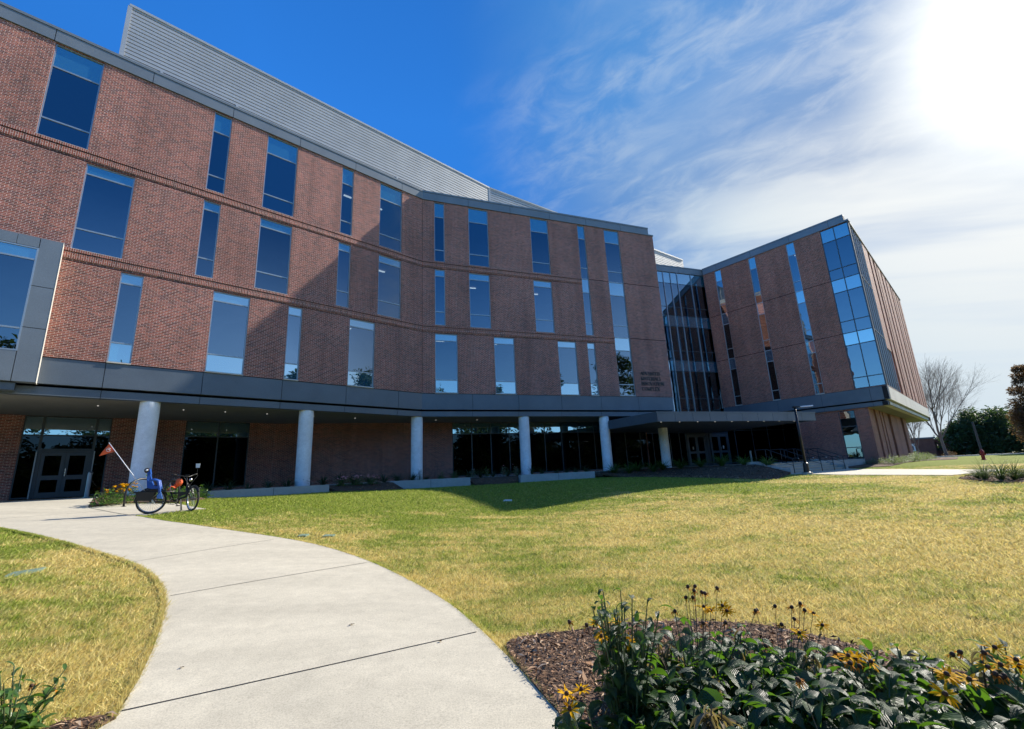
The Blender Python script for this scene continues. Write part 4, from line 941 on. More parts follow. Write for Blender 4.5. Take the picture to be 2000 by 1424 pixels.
def hydrant():
    p = g(1922, 898.5); r = empty('fire_hydrant', tuple(p), 'small dark red fire hydrant standing alone on the far green lawn', 'hydrant')
    m = MB(); m.tube([(0, 0, 0), (0, 0, .06), (0, 0, .07), (0, 0, .55), (0, 0, .58)], [.16, .16, .11, .11, .15], 'red_paint', 16); m.build('barrel', r, local=True)
    m = MB(); m.tube([(0, 0, .58), (0, 0, .68), (0, 0, .75), (0, 0, .8), (0, 0, .85)], [.14, .13, .08, .03, .03], 'red_paint', 16); m.build('bonnet', r, local=True)
    for d in ((.2, 0), (-.2, 0), (0, -.22)):
        m = MB(); m.tube([(d[0]*.4, d[1]*.4, .42), (d[0], d[1], .42)], .06, 'red_paint', 10); m.build('outlet_cap', r, local=True)
hydrant()
def lid(pts, name, label, mt='valve_green', z_=.035):
    c = np.mean([P2(*q) for q in pts], 0); zc = float(hgt(c[0], c[1])[0]); m = MB(); pp = [P2(*q) for q in pts]
    if (pp[1][0]-pp[0][0])*(pp[2][1]-pp[1][1])-(pp[1][1]-pp[0][1])*(pp[2][0]-pp[1][0]) < 0: pp = pp[::-1]
    zs = hgt([p[0] for p in pp], [p[1] for p in pp])+z_; m.hexa([(p[0], p[1], z-.1) for p, z in zip(pp, zs)], [(p[0], p[1], z) for p, z in zip(pp, zs)], mt)
    o = m.build(name, bevel=.004); tag(o, label, 'valve box')
lid([(8, 1130), (74, 1118), (90, 1112), (26, 1122)], 'valve_box', 'long green irrigation box lid in the left lawn beside the curving path')
lid([(581, 1050), (597, 1049.5), (604, 1046), (588, 1046.5)], 'valve_cover', 'small green valve cover in the lawn, the one nearer the path edge')
lid([(629, 1050.5), (650, 1050), (655, 1047), (636, 1047)], 'valve_cover', 'small green valve cover in the lawn, the one farther from the path')
lid([(983, 979.5), (1000, 979), (1000, 977.5), (986, 977.5)], 'survey_marker', 'small white square cover lying in the shaded part of the lawn', 'sign_white')

# bicycle rack hoops
def hoop(px0, px1, label, h_=.82):
    a = g(*px0); b = g(*px1); r = empty('bicycle_rack', tuple(a), label, 'bicycle rack', 'black hoop racks at the bicycle pad')
    a = Vector(a)+Vector((0, 0, .02)); b = Vector(b)+Vector((0, 0, .02)); pts = [a]; n = 18
    for i in range(n+1):
        t = math.pi*i/n; c = a.lerp(b, .5-.5*math.cos(t)); pts.append(Vector((c.x, c.y, c.z+.30+ (h_-.30)*math.sin(t)**.8)))
    pts.append(b); m = MB(); m.tube(pts, .030, 'black_metal', 10); m.build('hoop', r, smooth=True)
    for q in (a, b):
        m = MB(); m.tube([(q.x, q.y, q.z-.03), (q.x, q.y, q.z+.012)], .07, 'black_metal', 12); m.build('foot_plate', r)
hoop((241, 991), (300, 985), 'black steel hoop rack arching behind the child seat of the bicycle')
hoop((318, 986), (347, 985), 'black steel hoop rack behind the front of the bicycle', .78)

# ------------------------------------------------------------------ the bicycle
def bicycle():
    a = g(292, 1003.5, .02); b = g(374, 996.5, .02); yaw = math.atan2(b[1]-a[1], b[0]-a[0])
    r = empty('cargo_bicycle', tuple(a), 'long black cargo bicycle with a blue child seat parked on the concrete pad', 'bicycle'); r.rotation_euler = (0, 0, yaw)
    Lw = float(np.hypot(*(b-a)[:2])); Rw = .335
    def B(name, f, parent=r, smooth=False, **k):
        m = MB(); f(m)
        if parent.name.startswith('child_seat') or name == 'child_seat': m.v = [(-.02+(v[0]+.02)*.88, v[1]*.85, .62+(v[2]-.62)*.86) for v in m.v]
        return m.build(name, parent, local=True, smooth=smooth, **k)
    def wheel(c, ax, par=r):
        wv = B('wheel', lambda m: m.torus(c, Rw-.045, .016, ax, 'chrome', 40, 8), par, True)
        B('tyre', lambda m: m.torus(c, Rw-.022, .026, ax, 'rubber', 44, 10), wv, True)
        def sp(m):
            axv = Vector(ax).normalized(); e1 = axv.cross(Vector((0, 0, 1))).normalized(); e2 = axv.cross(e1)
            for i in range(28):
                t = 2*math.pi*i/28; d = e1*math.cos(t)+e2*math.sin(t); m.tube([Vector(c)+axv*.03*(-1)**i, Vector(c)+d*(Rw-.05)], .0022, 'chrome', 4, False)
        B('spokes', sp, wv); axv = Vector(ax).normalized(); B('hub', lambda m: m.tube([Vector(c)-axv*.07, Vector(c)+axv*.07], .035, 'black_metal', 14), wv)
    rc = (0, 0, Rw); wheel(rc, (0, 1, 0)); st = R_(-62); fc = (Lw, 0, Rw); fax = (-math.sin(st), math.cos(st), 0); wheel(fc, fax)
    bb = (.50, 0, .29); sst = (.40, 0, .58); ht = (Lw-.17, 0, .72); hb = (Lw-.12, 0, .60)
    def fr(m):
        m.tube([hb, (.78, 0, .40), bb], [.034, .034, .036], 'black_metal', 10); m.tube([ht, (.80, 0, .52), (.42, 0, .50)], .024, 'black_metal', 10); m.tube([bb, sst], .019, 'black_metal', 10); m.tube([ht, hb], .028, 'black_metal', 12)
        for y in (-.065, .065):
            m.tube([bb, (.2, y, .31), (0, y, Rw)], .012, 'black_metal', 8); m.tube([sst, (.15, y, .52), (0, y, Rw)], .011, 'black_metal', 8); m.tube([(.5, y*1.6, .56), (-.38, y*1.6, .57)], .012, 'black_metal', 8); m.tube([(-.36, y*1.6, .57), (0, y, Rw)], .009, 'black_metal', 8)
        for x in (.4, .15, -.1, -.36): m.tube([(x, -.105, .565), (x, .105, .565)], .009, 'black_metal', 8)
    B('frame', fr, smooth=True)
    B('rear_deck', lambda m: m.box(-.40, .36, -.10, .10, .575, .60, 'black_plastic'))
    B('mudguard', lambda m: m.tube([(Rw*1.07*math.cos(t), 0, Rw+Rw*1.07*math.sin(t)) for t in [R_(x) for x in range(20, 196, 11)]], .018, 'black_plastic', 6), smooth=True)
    B('saddle', lambda m: (m.tube([(.40, 0, .58), (.375, 0, .80)], .014, 'chrome', 8), m.hexa([(.25, -.075, .80), (.52, -.02, .80), (.52, .02, .80), (.25, .075, .80)], [(.24, -.08, .85), (.54, -.018, .84), (.54, .018, .84), (.24, .08, .85)], 'black_plastic')), bevel=.01)
    dfx, dfy = math.cos(st), math.sin(st)
    def fork(m):
        for sgn in (-1, 1):
            o_ = Vector(fax)*.055*sgn; m.tube([Vector(ht)*.35+Vector(hb)*.65+o_, Vector(fc)+o_], [.017, .013], 'black_metal', 8)
        m.tube([hb, ht, (ht[0]-.03, 0, .95)], .018, 'black_metal', 8)
    B('fork', fork, smooth=True)
    hx = ht[0]-.03; hv = Vector((-dfy, dfx, 0))
    hbp = [Vector((hx, 0, .95))+Vector((dfx, dfy, 0))*f+hv*s_+Vector((0, 0, z)) for f, s_, z in ((-.16, -.33, .07), (-.05, -.2, .05), (.05, -.05, 0), (.05, .05, 0), (-.05, .2, .05), (-.16, .33, .07))]
    hbo = B('handlebar', lambda m: m.tube(hbp, .012, 'black_metal', 8), smooth=True)
    for e, f in ((0, 1), (5, 4)): B('grip', lambda m: m.tube([hbp[e], hbp[e].lerp(hbp[f], .75)], .018, 'rubber', 8), hbo, smooth=True)
    mp = hbp[5]; B('mirror', lambda m: (m.tube([mp, mp+Vector((.0, .0, .2))], .006, 'black_metal', 6), m.hexa([mp+Vector(q) for q in ((-.045, -.01, .18), (.045, -.01, .18), (.045, .012, .18), (-.045, .012, .18))], [mp+Vector(q) for q in ((-.055, -.01, .30), (.055, -.01, .30), (.055, .012, .30), (-.055, .012, .30))], 'white_plastic')), hbo, bevel=.006)
    B('headlight', lambda m: m.ball((hx+.1, 0, .86), .045, 'chrome', 10), hbo, smooth=True)
    B('display', lambda m: m.box(hx-.04, hx+.05, -.05, .05, .985, 1.005, 'black_plastic'), hbo)
    # child seat, seen from its left side: shell, head rest, foot rests
    def shell(m):
        prof = [(-.03, .66), (.17, .65), (.24, .69), (.17, .74), (.02, .76), (-.05, .95), (-.10, 1.16), (-.17, 1.17), (-.17, .96), (-.13, .70)]
        for i in range(len(prof)):
            (x0, za), (x1, zb) = prof[i], prof[(i+1) % len(prof)]; w0 = .15 if za < .9 else .11; w1 = .15 if zb < .9 else .11
            m.face([(x0, -w0, za), (x1, -w1, zb), (x1, w1, zb), (x0, w0, za)], 'blue_plastic')
        for sg in (-1, 1): m.face([(x, sg*(.15 if z < .9 else .11), z) for x, z in (prof if sg > 0 else prof[::-1])], 'blue_plastic')
    cs = B('child_seat', shell, weld=True, bevel=.01)
    for y in (-.165, .165):
        B('side_arm', lambda m: m.tube([(-.10, y, .92), (.04, y, .94), (.13, y, .90), (.19, y, .66), (.21, y, .40)], [.03, .04, .045, .04, .04], 'blue_plastic', 8), cs, smooth=True)
        B('foot_rest', lambda m: m.hexa([(.15, y-.04, .36), (.30, y-.04, .34), (.30, y+.04, .34), (.15, y+.04, .36)], [(.15, y-.045, .46), (.24, y-.045, .55), (.24, y+.045, .55), (.15, y+.045, .46)], 'light_blue'), cs, bevel=.008)
    B('head_rest', lambda m: m.hexa([(-.17, -.13, 1.12), (-.08, -.15, 1.12), (-.08, .15, 1.12), (-.17, .13, 1.12)], [(-.20, -.11, 1.30), (-.12, -.13, 1.30), (-.12, .13, 1.30), (-.20, .11, 1.30)], 'blue_plastic'), cs, bevel=.02); B('head_pad', lambda m: m.ball((-.19, -.09, 1.24), .085, 'black_plastic', 12, (.9, .8, 1)), cs, smooth=True); B('headrest_badge', lambda m: m.ball((-.19, -.16, 1.25), .03, 'white_plastic', 8, (1, .4, 1)), cs, smooth=True)
    B('reflector', lambda m: m.ball((-.19, -.02, 1.09), .035, 'lime', 8, (.6, 1.4, .8)), cs)
    B('seat_cushion', lambda m: m.box(-.02, .15, -.12, .12, .745, .775, 'black_plastic'), cs)
    B('bag', lambda m: (m.ball((Lw-.36, 0, .80), .105, 'orange_cloth', 12, (.9, .7, 1.1)), m.ball((Lw-.44, .03, .70), .06, 'orange_cloth', 10, (1, .6, 1.2))), smooth=True)
    B('red_strap', lambda m: m.tube([(.34, -.1, .60), (.42, -.09, .70), (.50, -.07, .66)], .018, 'orange_cloth', 6), smooth=True)
    B('seat_mount', lambda m: m.box(-.16, .16, -.115, .115, .605, .645, 'black_plastic'))
    for y in (-.16, .13): B('pannier', lambda m: m.hexa([(-.30, y, .36), (.02, y, .34), (.02, y+.03, .34), (-.30, y+.03, .36)], [(-.34, y-.01, .58), (.08, y-.01, .58), (.08, y+.04, .58), (-.34, y+.04, .58)], 'black_plastic'), bevel=.015)
    B('brake_cables', lambda m: (m.tube([hbp[4], hbp[4]+Vector((.10, .02, -.02)), Vector(ht)+Vector((.08, .03, .02)), Vector(hb)], .004, 'black_plastic', 5), m.tube([hbp[1], hbp[1]+Vector((.12, -.02, -.03)), Vector(ht)+Vector((.07, -.04, -.03)), Vector((.8, -.03, .50))], .004, 'black_plastic', 5)))
    B('front_mudguard', lambda m: m.tube([(Lw+dfx*Rw*1.08*math.cos(t), dfy*Rw*1.08*math.cos(t), Rw+Rw*1.08*math.sin(t)) for t in [R_(q) for q in range(30, 170, 12)]], .016, 'black_plastic', 6), smooth=True)
    B('battery', lambda m: m.hexa([(.62, -.04, .40), (.86, -.04, .51), (.86, .04, .51), (.62, .04, .40)], [(.60, -.04, .47), (.84, -.04, .60), (.84, .04, .60), (.60, .04, .47)], 'black_plastic'), bevel=.008)
    cr = B('crank', lambda m: (m.torus((bb[0], -.05, bb[2]), .085, .006, (0, 1, 0), 'chrome', 28, 6), m.tube([(bb[0], -.07, bb[2]), (bb[0]+.12, -.08, bb[2]-.12)], .010, 'black_metal', 6), m.tube([(bb[0], .07, bb[2]), (bb[0]-.12, .08, bb[2]+.12)], .010, 'black_metal', 6)))
    for s_, q in ((-1, (bb[0]+.12, -.08, bb[2]-.12)), (1, (bb[0]-.12, .08, bb[2]+.12))): B('pedal', lambda m: m.box(q[0]-.045, q[0]+.045, q[1]+(s_*.05)-.045, q[1]+(s_*.05)+.045, q[2]-.012, q[2]+.012, 'black_plastic'), cr)
    B('chain', lambda m: (m.tube([(0, -.055, Rw+.03), (bb[0], -.055, bb[2]+.088)], .004, 'black_metal', 4), m.tube([(0, -.055, Rw-.03), (bb[0], -.055, bb[2]-.088)], .004, 'black_metal', 4)))
    B('kickstand', lambda m: (m.tube([(.66, -.03, .34), (.70, -.17, .02)], .013, 'black_metal', 6), m.tube([(.66, .03, .34), (.70, .17, .02)], .013, 'black_metal', 6)))
    # safety flag on a long white wand leaning back
    p0 = Vector((.02, -.10, .36)); p1 = Vector((-1.10, .10, 1.93)); dl = (p1-p0).normalized()
    fl = B('flag_pole', lambda m: m.tube([p0-dl*.12, p0+dl*.18], .022, 'white_plastic', 8), smooth=True)
    B('wand', lambda m: m.tube([p0, p1], [.0115, .009], 'white_plastic', 8), fl, smooth=True)
    def flag(m):
        a_ = p1-dl*.02; b_ = p1-dl*.30; tip = Vector((p1.x-.16, p1.y-.02, p1.z-.36)); n = 6
        for i in range(n):
            for j in range(n-i):
                def q(u, v): t = a_.lerp(b_, u/n)*(1-v/n*1.0) + tip*(v/n); return t
                def P(i_, j_): s0 = 1-j_/n; base = a_.lerp(b_, (i_/max(1e-6, (n-j_))) if j_ < n else 0); pt = base.lerp(tip, j_/n); return pt+Vector((0, .012*math.sin(j_*1.3+i_*.5), 0))
                m.face([P(i, j), P(i+1, j), P(i, j+1)], 'orange_cloth')
                if i+j < n-1: m.face([P(i+1, j), P(i+1, j+1), P(i, j+1)], 'orange_cloth')
    fo = B('flag', flag, fl, weld=True)
    c = (p1-dl*.16).lerp(Vector((p1.x-.16, p1.y-.02, p1.z-.36)), .28); 
    def emb(m):
        for R0, seg in ((.045, 14),): 
            pts = [c+Vector((R0*math.cos(t), -.02, R0*math.sin(t))) for t in [R_(q) for q in range(20, 341, 32)]]; m.tube(pts, .006, 'white_plastic', 5)
        m.tube([c+Vector((-.02, -.02, .0)), c+Vector((.005, -.02, .02)), c+Vector((.02, -.02, -.01))], .008, 'white_plastic', 5)
    B('flag_emblem', emb, fo)
bicycle()

# ------------------------------------------------------------------ vegetation
def nrm(v): return v/np.maximum(np.linalg.norm(v, axis=-1, keepdims=True), 1e-9)
def leaf_batch(base, az, el, L, Wd, droop, fold=.25, nu=7, twist=None, tone=None, taper=1.0):
    """many curved, folded leaves. all args arrays (n). returns verts, faces, tone, uv"""
    n = len(L); t = np.linspace(0, 1, nu)
    ang = el[:, None] - droop[:, None]*t[None, :]**1.2
    ds = L[:, None]/(nu-1)
    hx = np.concatenate([np.zeros((n, 1)), np.cumsum(np.cos(ang[:, :-1])*ds, 1)], 1); hz = np.concatenate([np.zeros((n, 1)), np.cumsum(np.sin(ang[:, :-1])*ds, 1)], 1)
    ca, sa = np.cos(az)[:, None], np.sin(az)[:, None]
    c = np.stack([base[:, 0:1]+hx*ca, base[:, 1:2]+hx*sa, base[:, 2:3]+hz], 2)
    tw = np.zeros(n) if twist is None else twist
    side = np.stack([-sa*np.cos(tw)[:, None]+0*hx, ca*np.cos(tw)[:, None]+0*hx, np.sin(tw)[:, None]+0*hx], 2)
    nn = np.stack([-np.sin(ang)*ca, -np.sin(ang)*sa, np.cos(ang)], 2)
    prof = np.sin(np.pi*np.clip(t*.92+.06, 0, 1)**.8)**.85*np.where(t > .97, .1, 1)*(1-.1*t)
    w_ = Wd[:, None]*prof[None, :]/2; w_ = w_*(1+rng.normal(0, .06, w_.shape))
    up = nn*(w_*fold)[:, :, None]
    v = np.stack([c-side*w_[:, :, None]+up, c, c+side*w_[:, :, None]+up], 2)      # n, nu, 3, 3
    idx = np.arange(nu*3).reshape(nu, 3); f = []
    for i in range(nu-1):
        for j in range(2): f.append([idx[i, j], idx[i, j+1], idx[i+1, j+1], idx[i+1, j]])
    f = np.array(f); F = (f[None]+(np.arange(n)*nu*3)[:, None, None]).reshape(-1, 4)
    uv = np.tile(np.stack([np.tile([0, .5, 1], nu), np.repeat(t, 3)], 1), (n, 1))
    tn = np.repeat(rng.uniform(0, 1, n) if tone is None else tone, nu*3)
    return v.reshape(-1, 3), F, tn, uv
def join(bs):
    V, F, T, U = [], [], [], []; o = 0
    for v, f, t, u in bs: V.append(v); F.append(f+o); T.append(t); U.append(u); o += len(v)
    return np.concatenate(V), np.concatenate(F), np.concatenate(T), np.concatenate(U)
def leaf_mesh(name, bs, mt, parent):
    V, F, T, U = join(bs); return npmesh(name, V, F, [mt], parent, tone=T, uv=U, smooth=True)
def flower(parent, p, r=.038, old=False, nrml=None, np_=13):
    """ray flower with drooping petals and a dark cone"""
    n = np_; az = np.linspace(0, 2*np.pi, n, endpoint=False)+rng.normal(0, .12, n); keep = rng.uniform(0, 1, n) < (.55 if old else .95)
    az = az[keep]; n = len(az); base = np.tile(np.array([[0, 0, 0.]]), (n, 1)) + np.stack([np.cos(az)*.008, np.sin(az)*.008, 0*az], 1)
    el = rng.normal(-.7 if old else .12, .2, n); v, f, t, u = leaf_batch(base, az, el, r*rng.uniform(.85, 1.1, n), np.full(n, r*.27), rng.uniform(.3, .9, n)*(1.2 if old else .8), .3, 4)
    q = Vector(nrml or (rng.normal(0, .35), rng.normal(-.25, .3), 1)).normalized().to_track_quat('Z', 'Y').to_matrix(); M = np.array(q)
    o = npmesh('flower', v@M.T+np.array(p), f, ['old_petal' if old else 'petal'], parent, tone=t, uv=u, smooth=True)
    m = MB(); m.ball((0, 0, .004), .010 if not old else .011, 'cone', 8, (1, 1, 1.15)); m.v = [tuple(np.array(x)@M.T+np.array(p)) for x in m.v]; m.build('flower_center', o, local=True, smooth=True)
def susan(x, y, label, h=.38, spread=.30, nl=60, L=.14, flowers=(), stalks=(), lean=(0, 0), group='black eyed susans in the front bed', z=None, leaf='bed_leaf', wid=.42):
    h = h*1.32 if h < .5 else h; zb = float(hgt(x, y)[0])+.03 if z is None else z; r = empty('flowering_perennial', (x, y, zb), label, 'flowering plant', group)
    nl = int(nl*1.35); L = L*1.38; ns = max(6, nl//8); bs = []; st = MB()
    for s_ in range(ns):
        a = rng.uniform(0, 6.283); rr = spread*.45*math.sqrt(rng.uniform(0, 1)); tipx = math.cos(a)*rr*2.0+lean[0]; tipy = math.sin(a)*rr*2.0+lean[1]; hh = h*rng.uniform(.55, 1.0)
        p0 = np.array([math.cos(a)*rr*.35, math.sin(a)*rr*.35, -.02]); p2 = np.array([tipx, tipy, hh]); p1 = (p0+p2)/2+np.array([0, 0, hh*.12])
        cv_ = lambda t: (1-t)**2*p0+2*t*(1-t)*p1+t*t*p2
        st.tube([cv_(t) for t in (0, .33, .66, 1)], [.006, .005, .004, .003], 'stem', 5, False)
        k = 7 if nl > 40 else 5; tt = np.linspace(.12, 1.0, k); base = np.array([cv_(t) for t in tt]); az = a+np.arange(k)*2.4+rng.normal(0, .4, k)
        sz = L*(1.15-.6*tt**2)*rng.uniform(.75, 1.15, k)
        bs.append(leaf_batch(base, az, rng.normal(.55, .3, k), sz, sz*wid*rng.uniform(.85, 1.15, k), rng.uniform(.9, 2.2, k), .30, 8, rng.normal(0, .35, k)))
    n = max(8, nl//3); az = rng.uniform(0, 6.283, n); rr = spread*rng.uniform(.1, .5, n); base = np.stack([np.cos(az)*rr+lean[0]*.3, np.sin(az)*rr+lean[1]*.3, np.full(n, .02)+rng.uniform(0, .1, n)*h], 1); sz = L*rng.uniform(.8, 1.3, n)
    bs.append(leaf_batch(base, az+rng.normal(0, .5, n), rng.uniform(.2, .9, n), sz, sz*wid*1.1, rng.uniform(.6, 1.6, n), .25, 8, rng.normal(0, .3, n)))
    st.build('stems', r, local=True, smooth=True); leaf_mesh('foliage', bs, leaf, r)
    for (fx, fy, fz, old) in flowers:
        m = MB(); m.tube([(fx*.35, fy*.35, h*.25), (fx*.8, fy*.8, (h*.25+fz)/1.7), (fx, fy, fz)], [.0022, .0018, .0015], 'dry_stem' if old else 'stem', 5, False); m.build('flower_stalk', r, local=True)
        flower(r, (fx, fy, fz), .026 if old else .042, old)
    for (sx_, sy_, hs, nn_) in stalks:            # withered hanging leaves on a dead stalk
        m = MB(); m.tube([(sx_, sy_, 0), (sx_+.01, sy_, hs*.6), (sx_+.03, sy_-.01, hs)], [.006, .005, .003], 'dry_stem', 5, False); m.build('dry_stalk', r, local=True)
        zz_ = rng.uniform(.35, 1, nn_)*hs; az = rng.uniform(0, 6.283, nn_); base = np.stack([np.full(nn_, sx_)+.02*zz_/hs, np.full(nn_, sy_)+0*zz_, zz_], 1); sz = rng.uniform(.06, .13, nn_)
        leaf_mesh('withered_leaves', [leaf_batch(base, az, rng.uniform(-.9, .1, nn_), sz, sz*.22, rng.uniform(.8, 1.8, nn_), .8, 6, rng.normal(0, .8, nn_))], 'dry_leaf', r)
    return r
def FL_(cx, cy, lst): return [(fx, fy, fz, o) for fx, fy, fz, o in lst]
def at_d(px, py, d):
    p = atfwd(px, py, d); return p
def rel(x, y, pts):
    """flowers given as photograph point and forward distance, turned to plant space"""
    zb = float(hgt(x, y)[0])+.03; out = []
    for px, py, d, o in pts: p = atfwd(px, py, d); out.append((p[0]-x, p[1]-y, p[2]-zb, o))
    return out
susan(.50, 2.62, 'tallest dark leafy plant of the front bed, with yellow daisies at its foot', .76, .20, 230, .090, rel(.50, 2.62, [(1226, 1253, 2.35, False), (1210, 1240, 2.4, False), (1174, 1243, 2.35, False), (1165, 1218, 2.4, False), (1205, 1217, 2.45, False), (1113, 1216, 2.4, True), (1146, 1222, 2.4, True)]), [(-.08, .05, .55, 16), (.1, .08, .5, 14)], (.02, 0))
susan(.42, 2.10, 'low plant at the left tip of the front bed with three orange daisies', .24, .22, 36, .12, rel(.42, 2.10, [(1106, 1356, 1.95, False), (1136, 1348, 1.95, False), (1113, 1386, 1.9, False)]))
susan(.95, 2.95, 'plant behind the front bed with a cluster of brown seed heads on long stalks', .40, .34, 70, .13, rel(.95, 2.95, [(1343, 1147, 2.7, True), (1357, 1146, 2.75, True), (1356, 1155, 2.7, True), (1371, 1158, 2.7, True), (1378, 1160, 2.65, True), (1401, 1150, 2.7, True), (1339, 1168, 2.7, True), (1353, 1168, 2.7, True), (1318, 1195, 2.6, True), (1412, 1184, 2.6, False), (1388, 1193, 2.6, False), (1374, 1186, 2.6, False), (1420, 1194, 2.6, False), (1374, 1218, 2.5, True), (1416, 1217, 2.5, True), (1476, 1194, 2.7, True)]), [(-.2, .0, .42, 30), (-.12, .03, .40, 26), (.3, .05, .44, 22)])
susan(1.42, 2.95, 'plant behind the middle of the front bed with orange flowers on thin upright stalks', .30, .34, 60, .14, rel(1.42, 2.95, [(1478, 1193, 2.75, True), (1513, 1185, 2.75, True), (1546, 1187, 2.7, True), (1563, 1180, 2.75, True), (1572, 1193, 2.7, True), (1588, 1199, 2.7, False), (1552, 1210, 2.65, True), (1606, 1222, 2.65, False), (1561, 1237, 2.5, False), (1526, 1221, 2.6, True)]), [(.15, -.1, .36, 20)])
susan(1.95, 2.60, 'plant right of centre in the front bed with a knot of yellow and brown flowers', .30, .32, 64, .14, rel(1.95, 2.60, [(1657, 1282, 2.2, False), (1642, 1290, 2.2, False), (1632, 1276, 2.25, True), (1672, 1288, 2.2, False), (1660, 1297, 2.15, True), (1680, 1303, 2.15, True), (1700, 1293, 2.15, False), (1497, 1263, 2.4, True)]))
susan(2.42, 2.62, 'broad leaved plant with one tall rolled leaf at the right of the front bed', .40, .30, 50, .145, (), [(-.12, .0, .46, 12), (.0, .05, .40, 10)], wid=.40)
susan(2.62, 2.25, 'plant near the right edge crowned with many orange and yellow daisies', .42, .34, 70, .13, rel(2.62, 2.25, [(1860, 1280, 2.0, True), (1874, 1275, 2.0, True), (1922, 1276, 2.0, True), (1943, 1266, 2.05, False), (1955, 1300, 1.95, False), (1930, 1305, 1.95, False), (1944, 1318, 1.9, True), (1955, 1325, 1.9, True), (1985, 1290, 1.95, False), (1990, 1303, 1.95, False), (1893, 1328, 1.85, False), (1962, 1322, 1.9, True)]), [(.1, .1, .45, 16)])
susan(2.18, 1.92, 'plant in the lower right with two large open yellow daisies', .34, .32, 64, .15, rel(2.18, 1.92, [(1848, 1318, 1.8, False), (1845, 1356, 1.66, False), (1852, 1322, 1.8, False)]))
susan(1.02, 2.30, 'glossy dark leafed plant in the middle of the front bed, without flowers', .32, .36, 80, .155, (), [(-.28, -.1, .44, 40), (-.22, -.05, .40, 30)])
susan(1.50, 2.30, 'broad dark leafed plant behind the bare gap in the front bed', .33, .36, 80, .165, (), [(.05, .15, .38, 14)])
susan(1.20, 1.80, 'green leafed plant nearest the lower edge of the photograph, left of the dark gap', .30, .32, 70, .13, rel(1.20, 1.80, [(1560, 1330, 1.75, True)]), [(.18, .1, .38, 34), (.24, .05, .33, 26)])
susan(1.72, 1.72, 'leafy plant at the lower edge of the photograph, right of the dark gap', .27, .32, 70, .14)
susan(.82, 1.72, 'leafy plant at the lower edge of the photograph beside the bare mulch', .24, .26, 54, .12)
susan(2.95, 1.90, 'leafy plant cut by the right edge of the photograph near the corner', .34, .34, 60, .14, [(.05, .1, .42, False), (.15, .0, .40, True)])
susan(3.0, 2.65, 'small leaved plant at the far right tip of the front bed', .30, .28, 50, .11, [(-.1, 0, .42, False), (.1, .1, .4, True), (0, -.1, .38, True)])
susan(2.22, 2.95, 'low sprawling plant at the lawn side of the front bed, right part', .20, .24, 40, .12, [(.1, 0, .24, True)])
susan(-2.93, 2.93, 'bushy green plant with small yellow buds in the lower left corner', .28, .24, 84, .085, rel(-2.93, 2.93, [(62, 1340, 2.75, True), (105, 1348, 2.75, True)]), group=None, wid=.34, leaf='green_leaf')

for i, (x, y, h_, L_, lb) in enumerate(((1.70, 2.72, .30, .15, 'leafy plant between the orange flower stalks and the knot of yellow flowers'), (1.28, 2.62, .34, .16, 'dark leafy plant just in front of the brown seed heads'), (1.90, 2.18, .34, .16, 'wide leafed plant below the knot of yellow and brown flowers'),
        (2.45, 1.78, .30, .15, 'dark leafy plant below and right of the two large yellow daisies'), (.74, 2.02, .26, .14, 'small dark plant left of the withered stalks, next to the open mulch'), (1.48, 1.58, .24, .15, 'low leafy plant filling the lower edge below the dark gap'), (2.0, 1.5, .22, .14, 'low leafy plant on the lower edge under the two large yellow daisies'), (2.75, 1.6, .28, .14, 'leafy plant in the lower right corner of the photograph'), (.70, 2.52, .30, .14, 'dark drooping plant at the right foot of the tallest plant'), (.34, 2.42, .24, .13, 'low dark plant at the left foot of the tallest plant'), (.78, 3.22, .24, .13, 'low leafy plant behind the tallest plant near the lawn edge'), (1.18, 3.25, .25, .13, 'low leafy plant behind the brown seed heads near the lawn edge'), (1.62, 3.22, .25, .13, 'low leafy plant behind the upright orange flowers near the lawn edge'), (2.02, 3.0, .24, .13, 'low leafy plant behind the yellow and brown flower knot'), (1.12, 2.86, .32, .14, 'leafy plant under the brown seed heads, at the back of the bed'), (.86, 2.72, .30, .14, 'dark leafy plant between the tallest plant and the brown seed heads'), (1.66, 2.50, .32, .15, 'dark plant in front of the upright orange flowers'), (2.2, 2.42, .30, .15, 'dark plant between the yellow knot and the rolled leaf'))):
    susan(x, y, lb, h_, .34, 66, L_, (), [(.1, -.05, h_*1.15, 12)] if i % 3 == 0 else [])

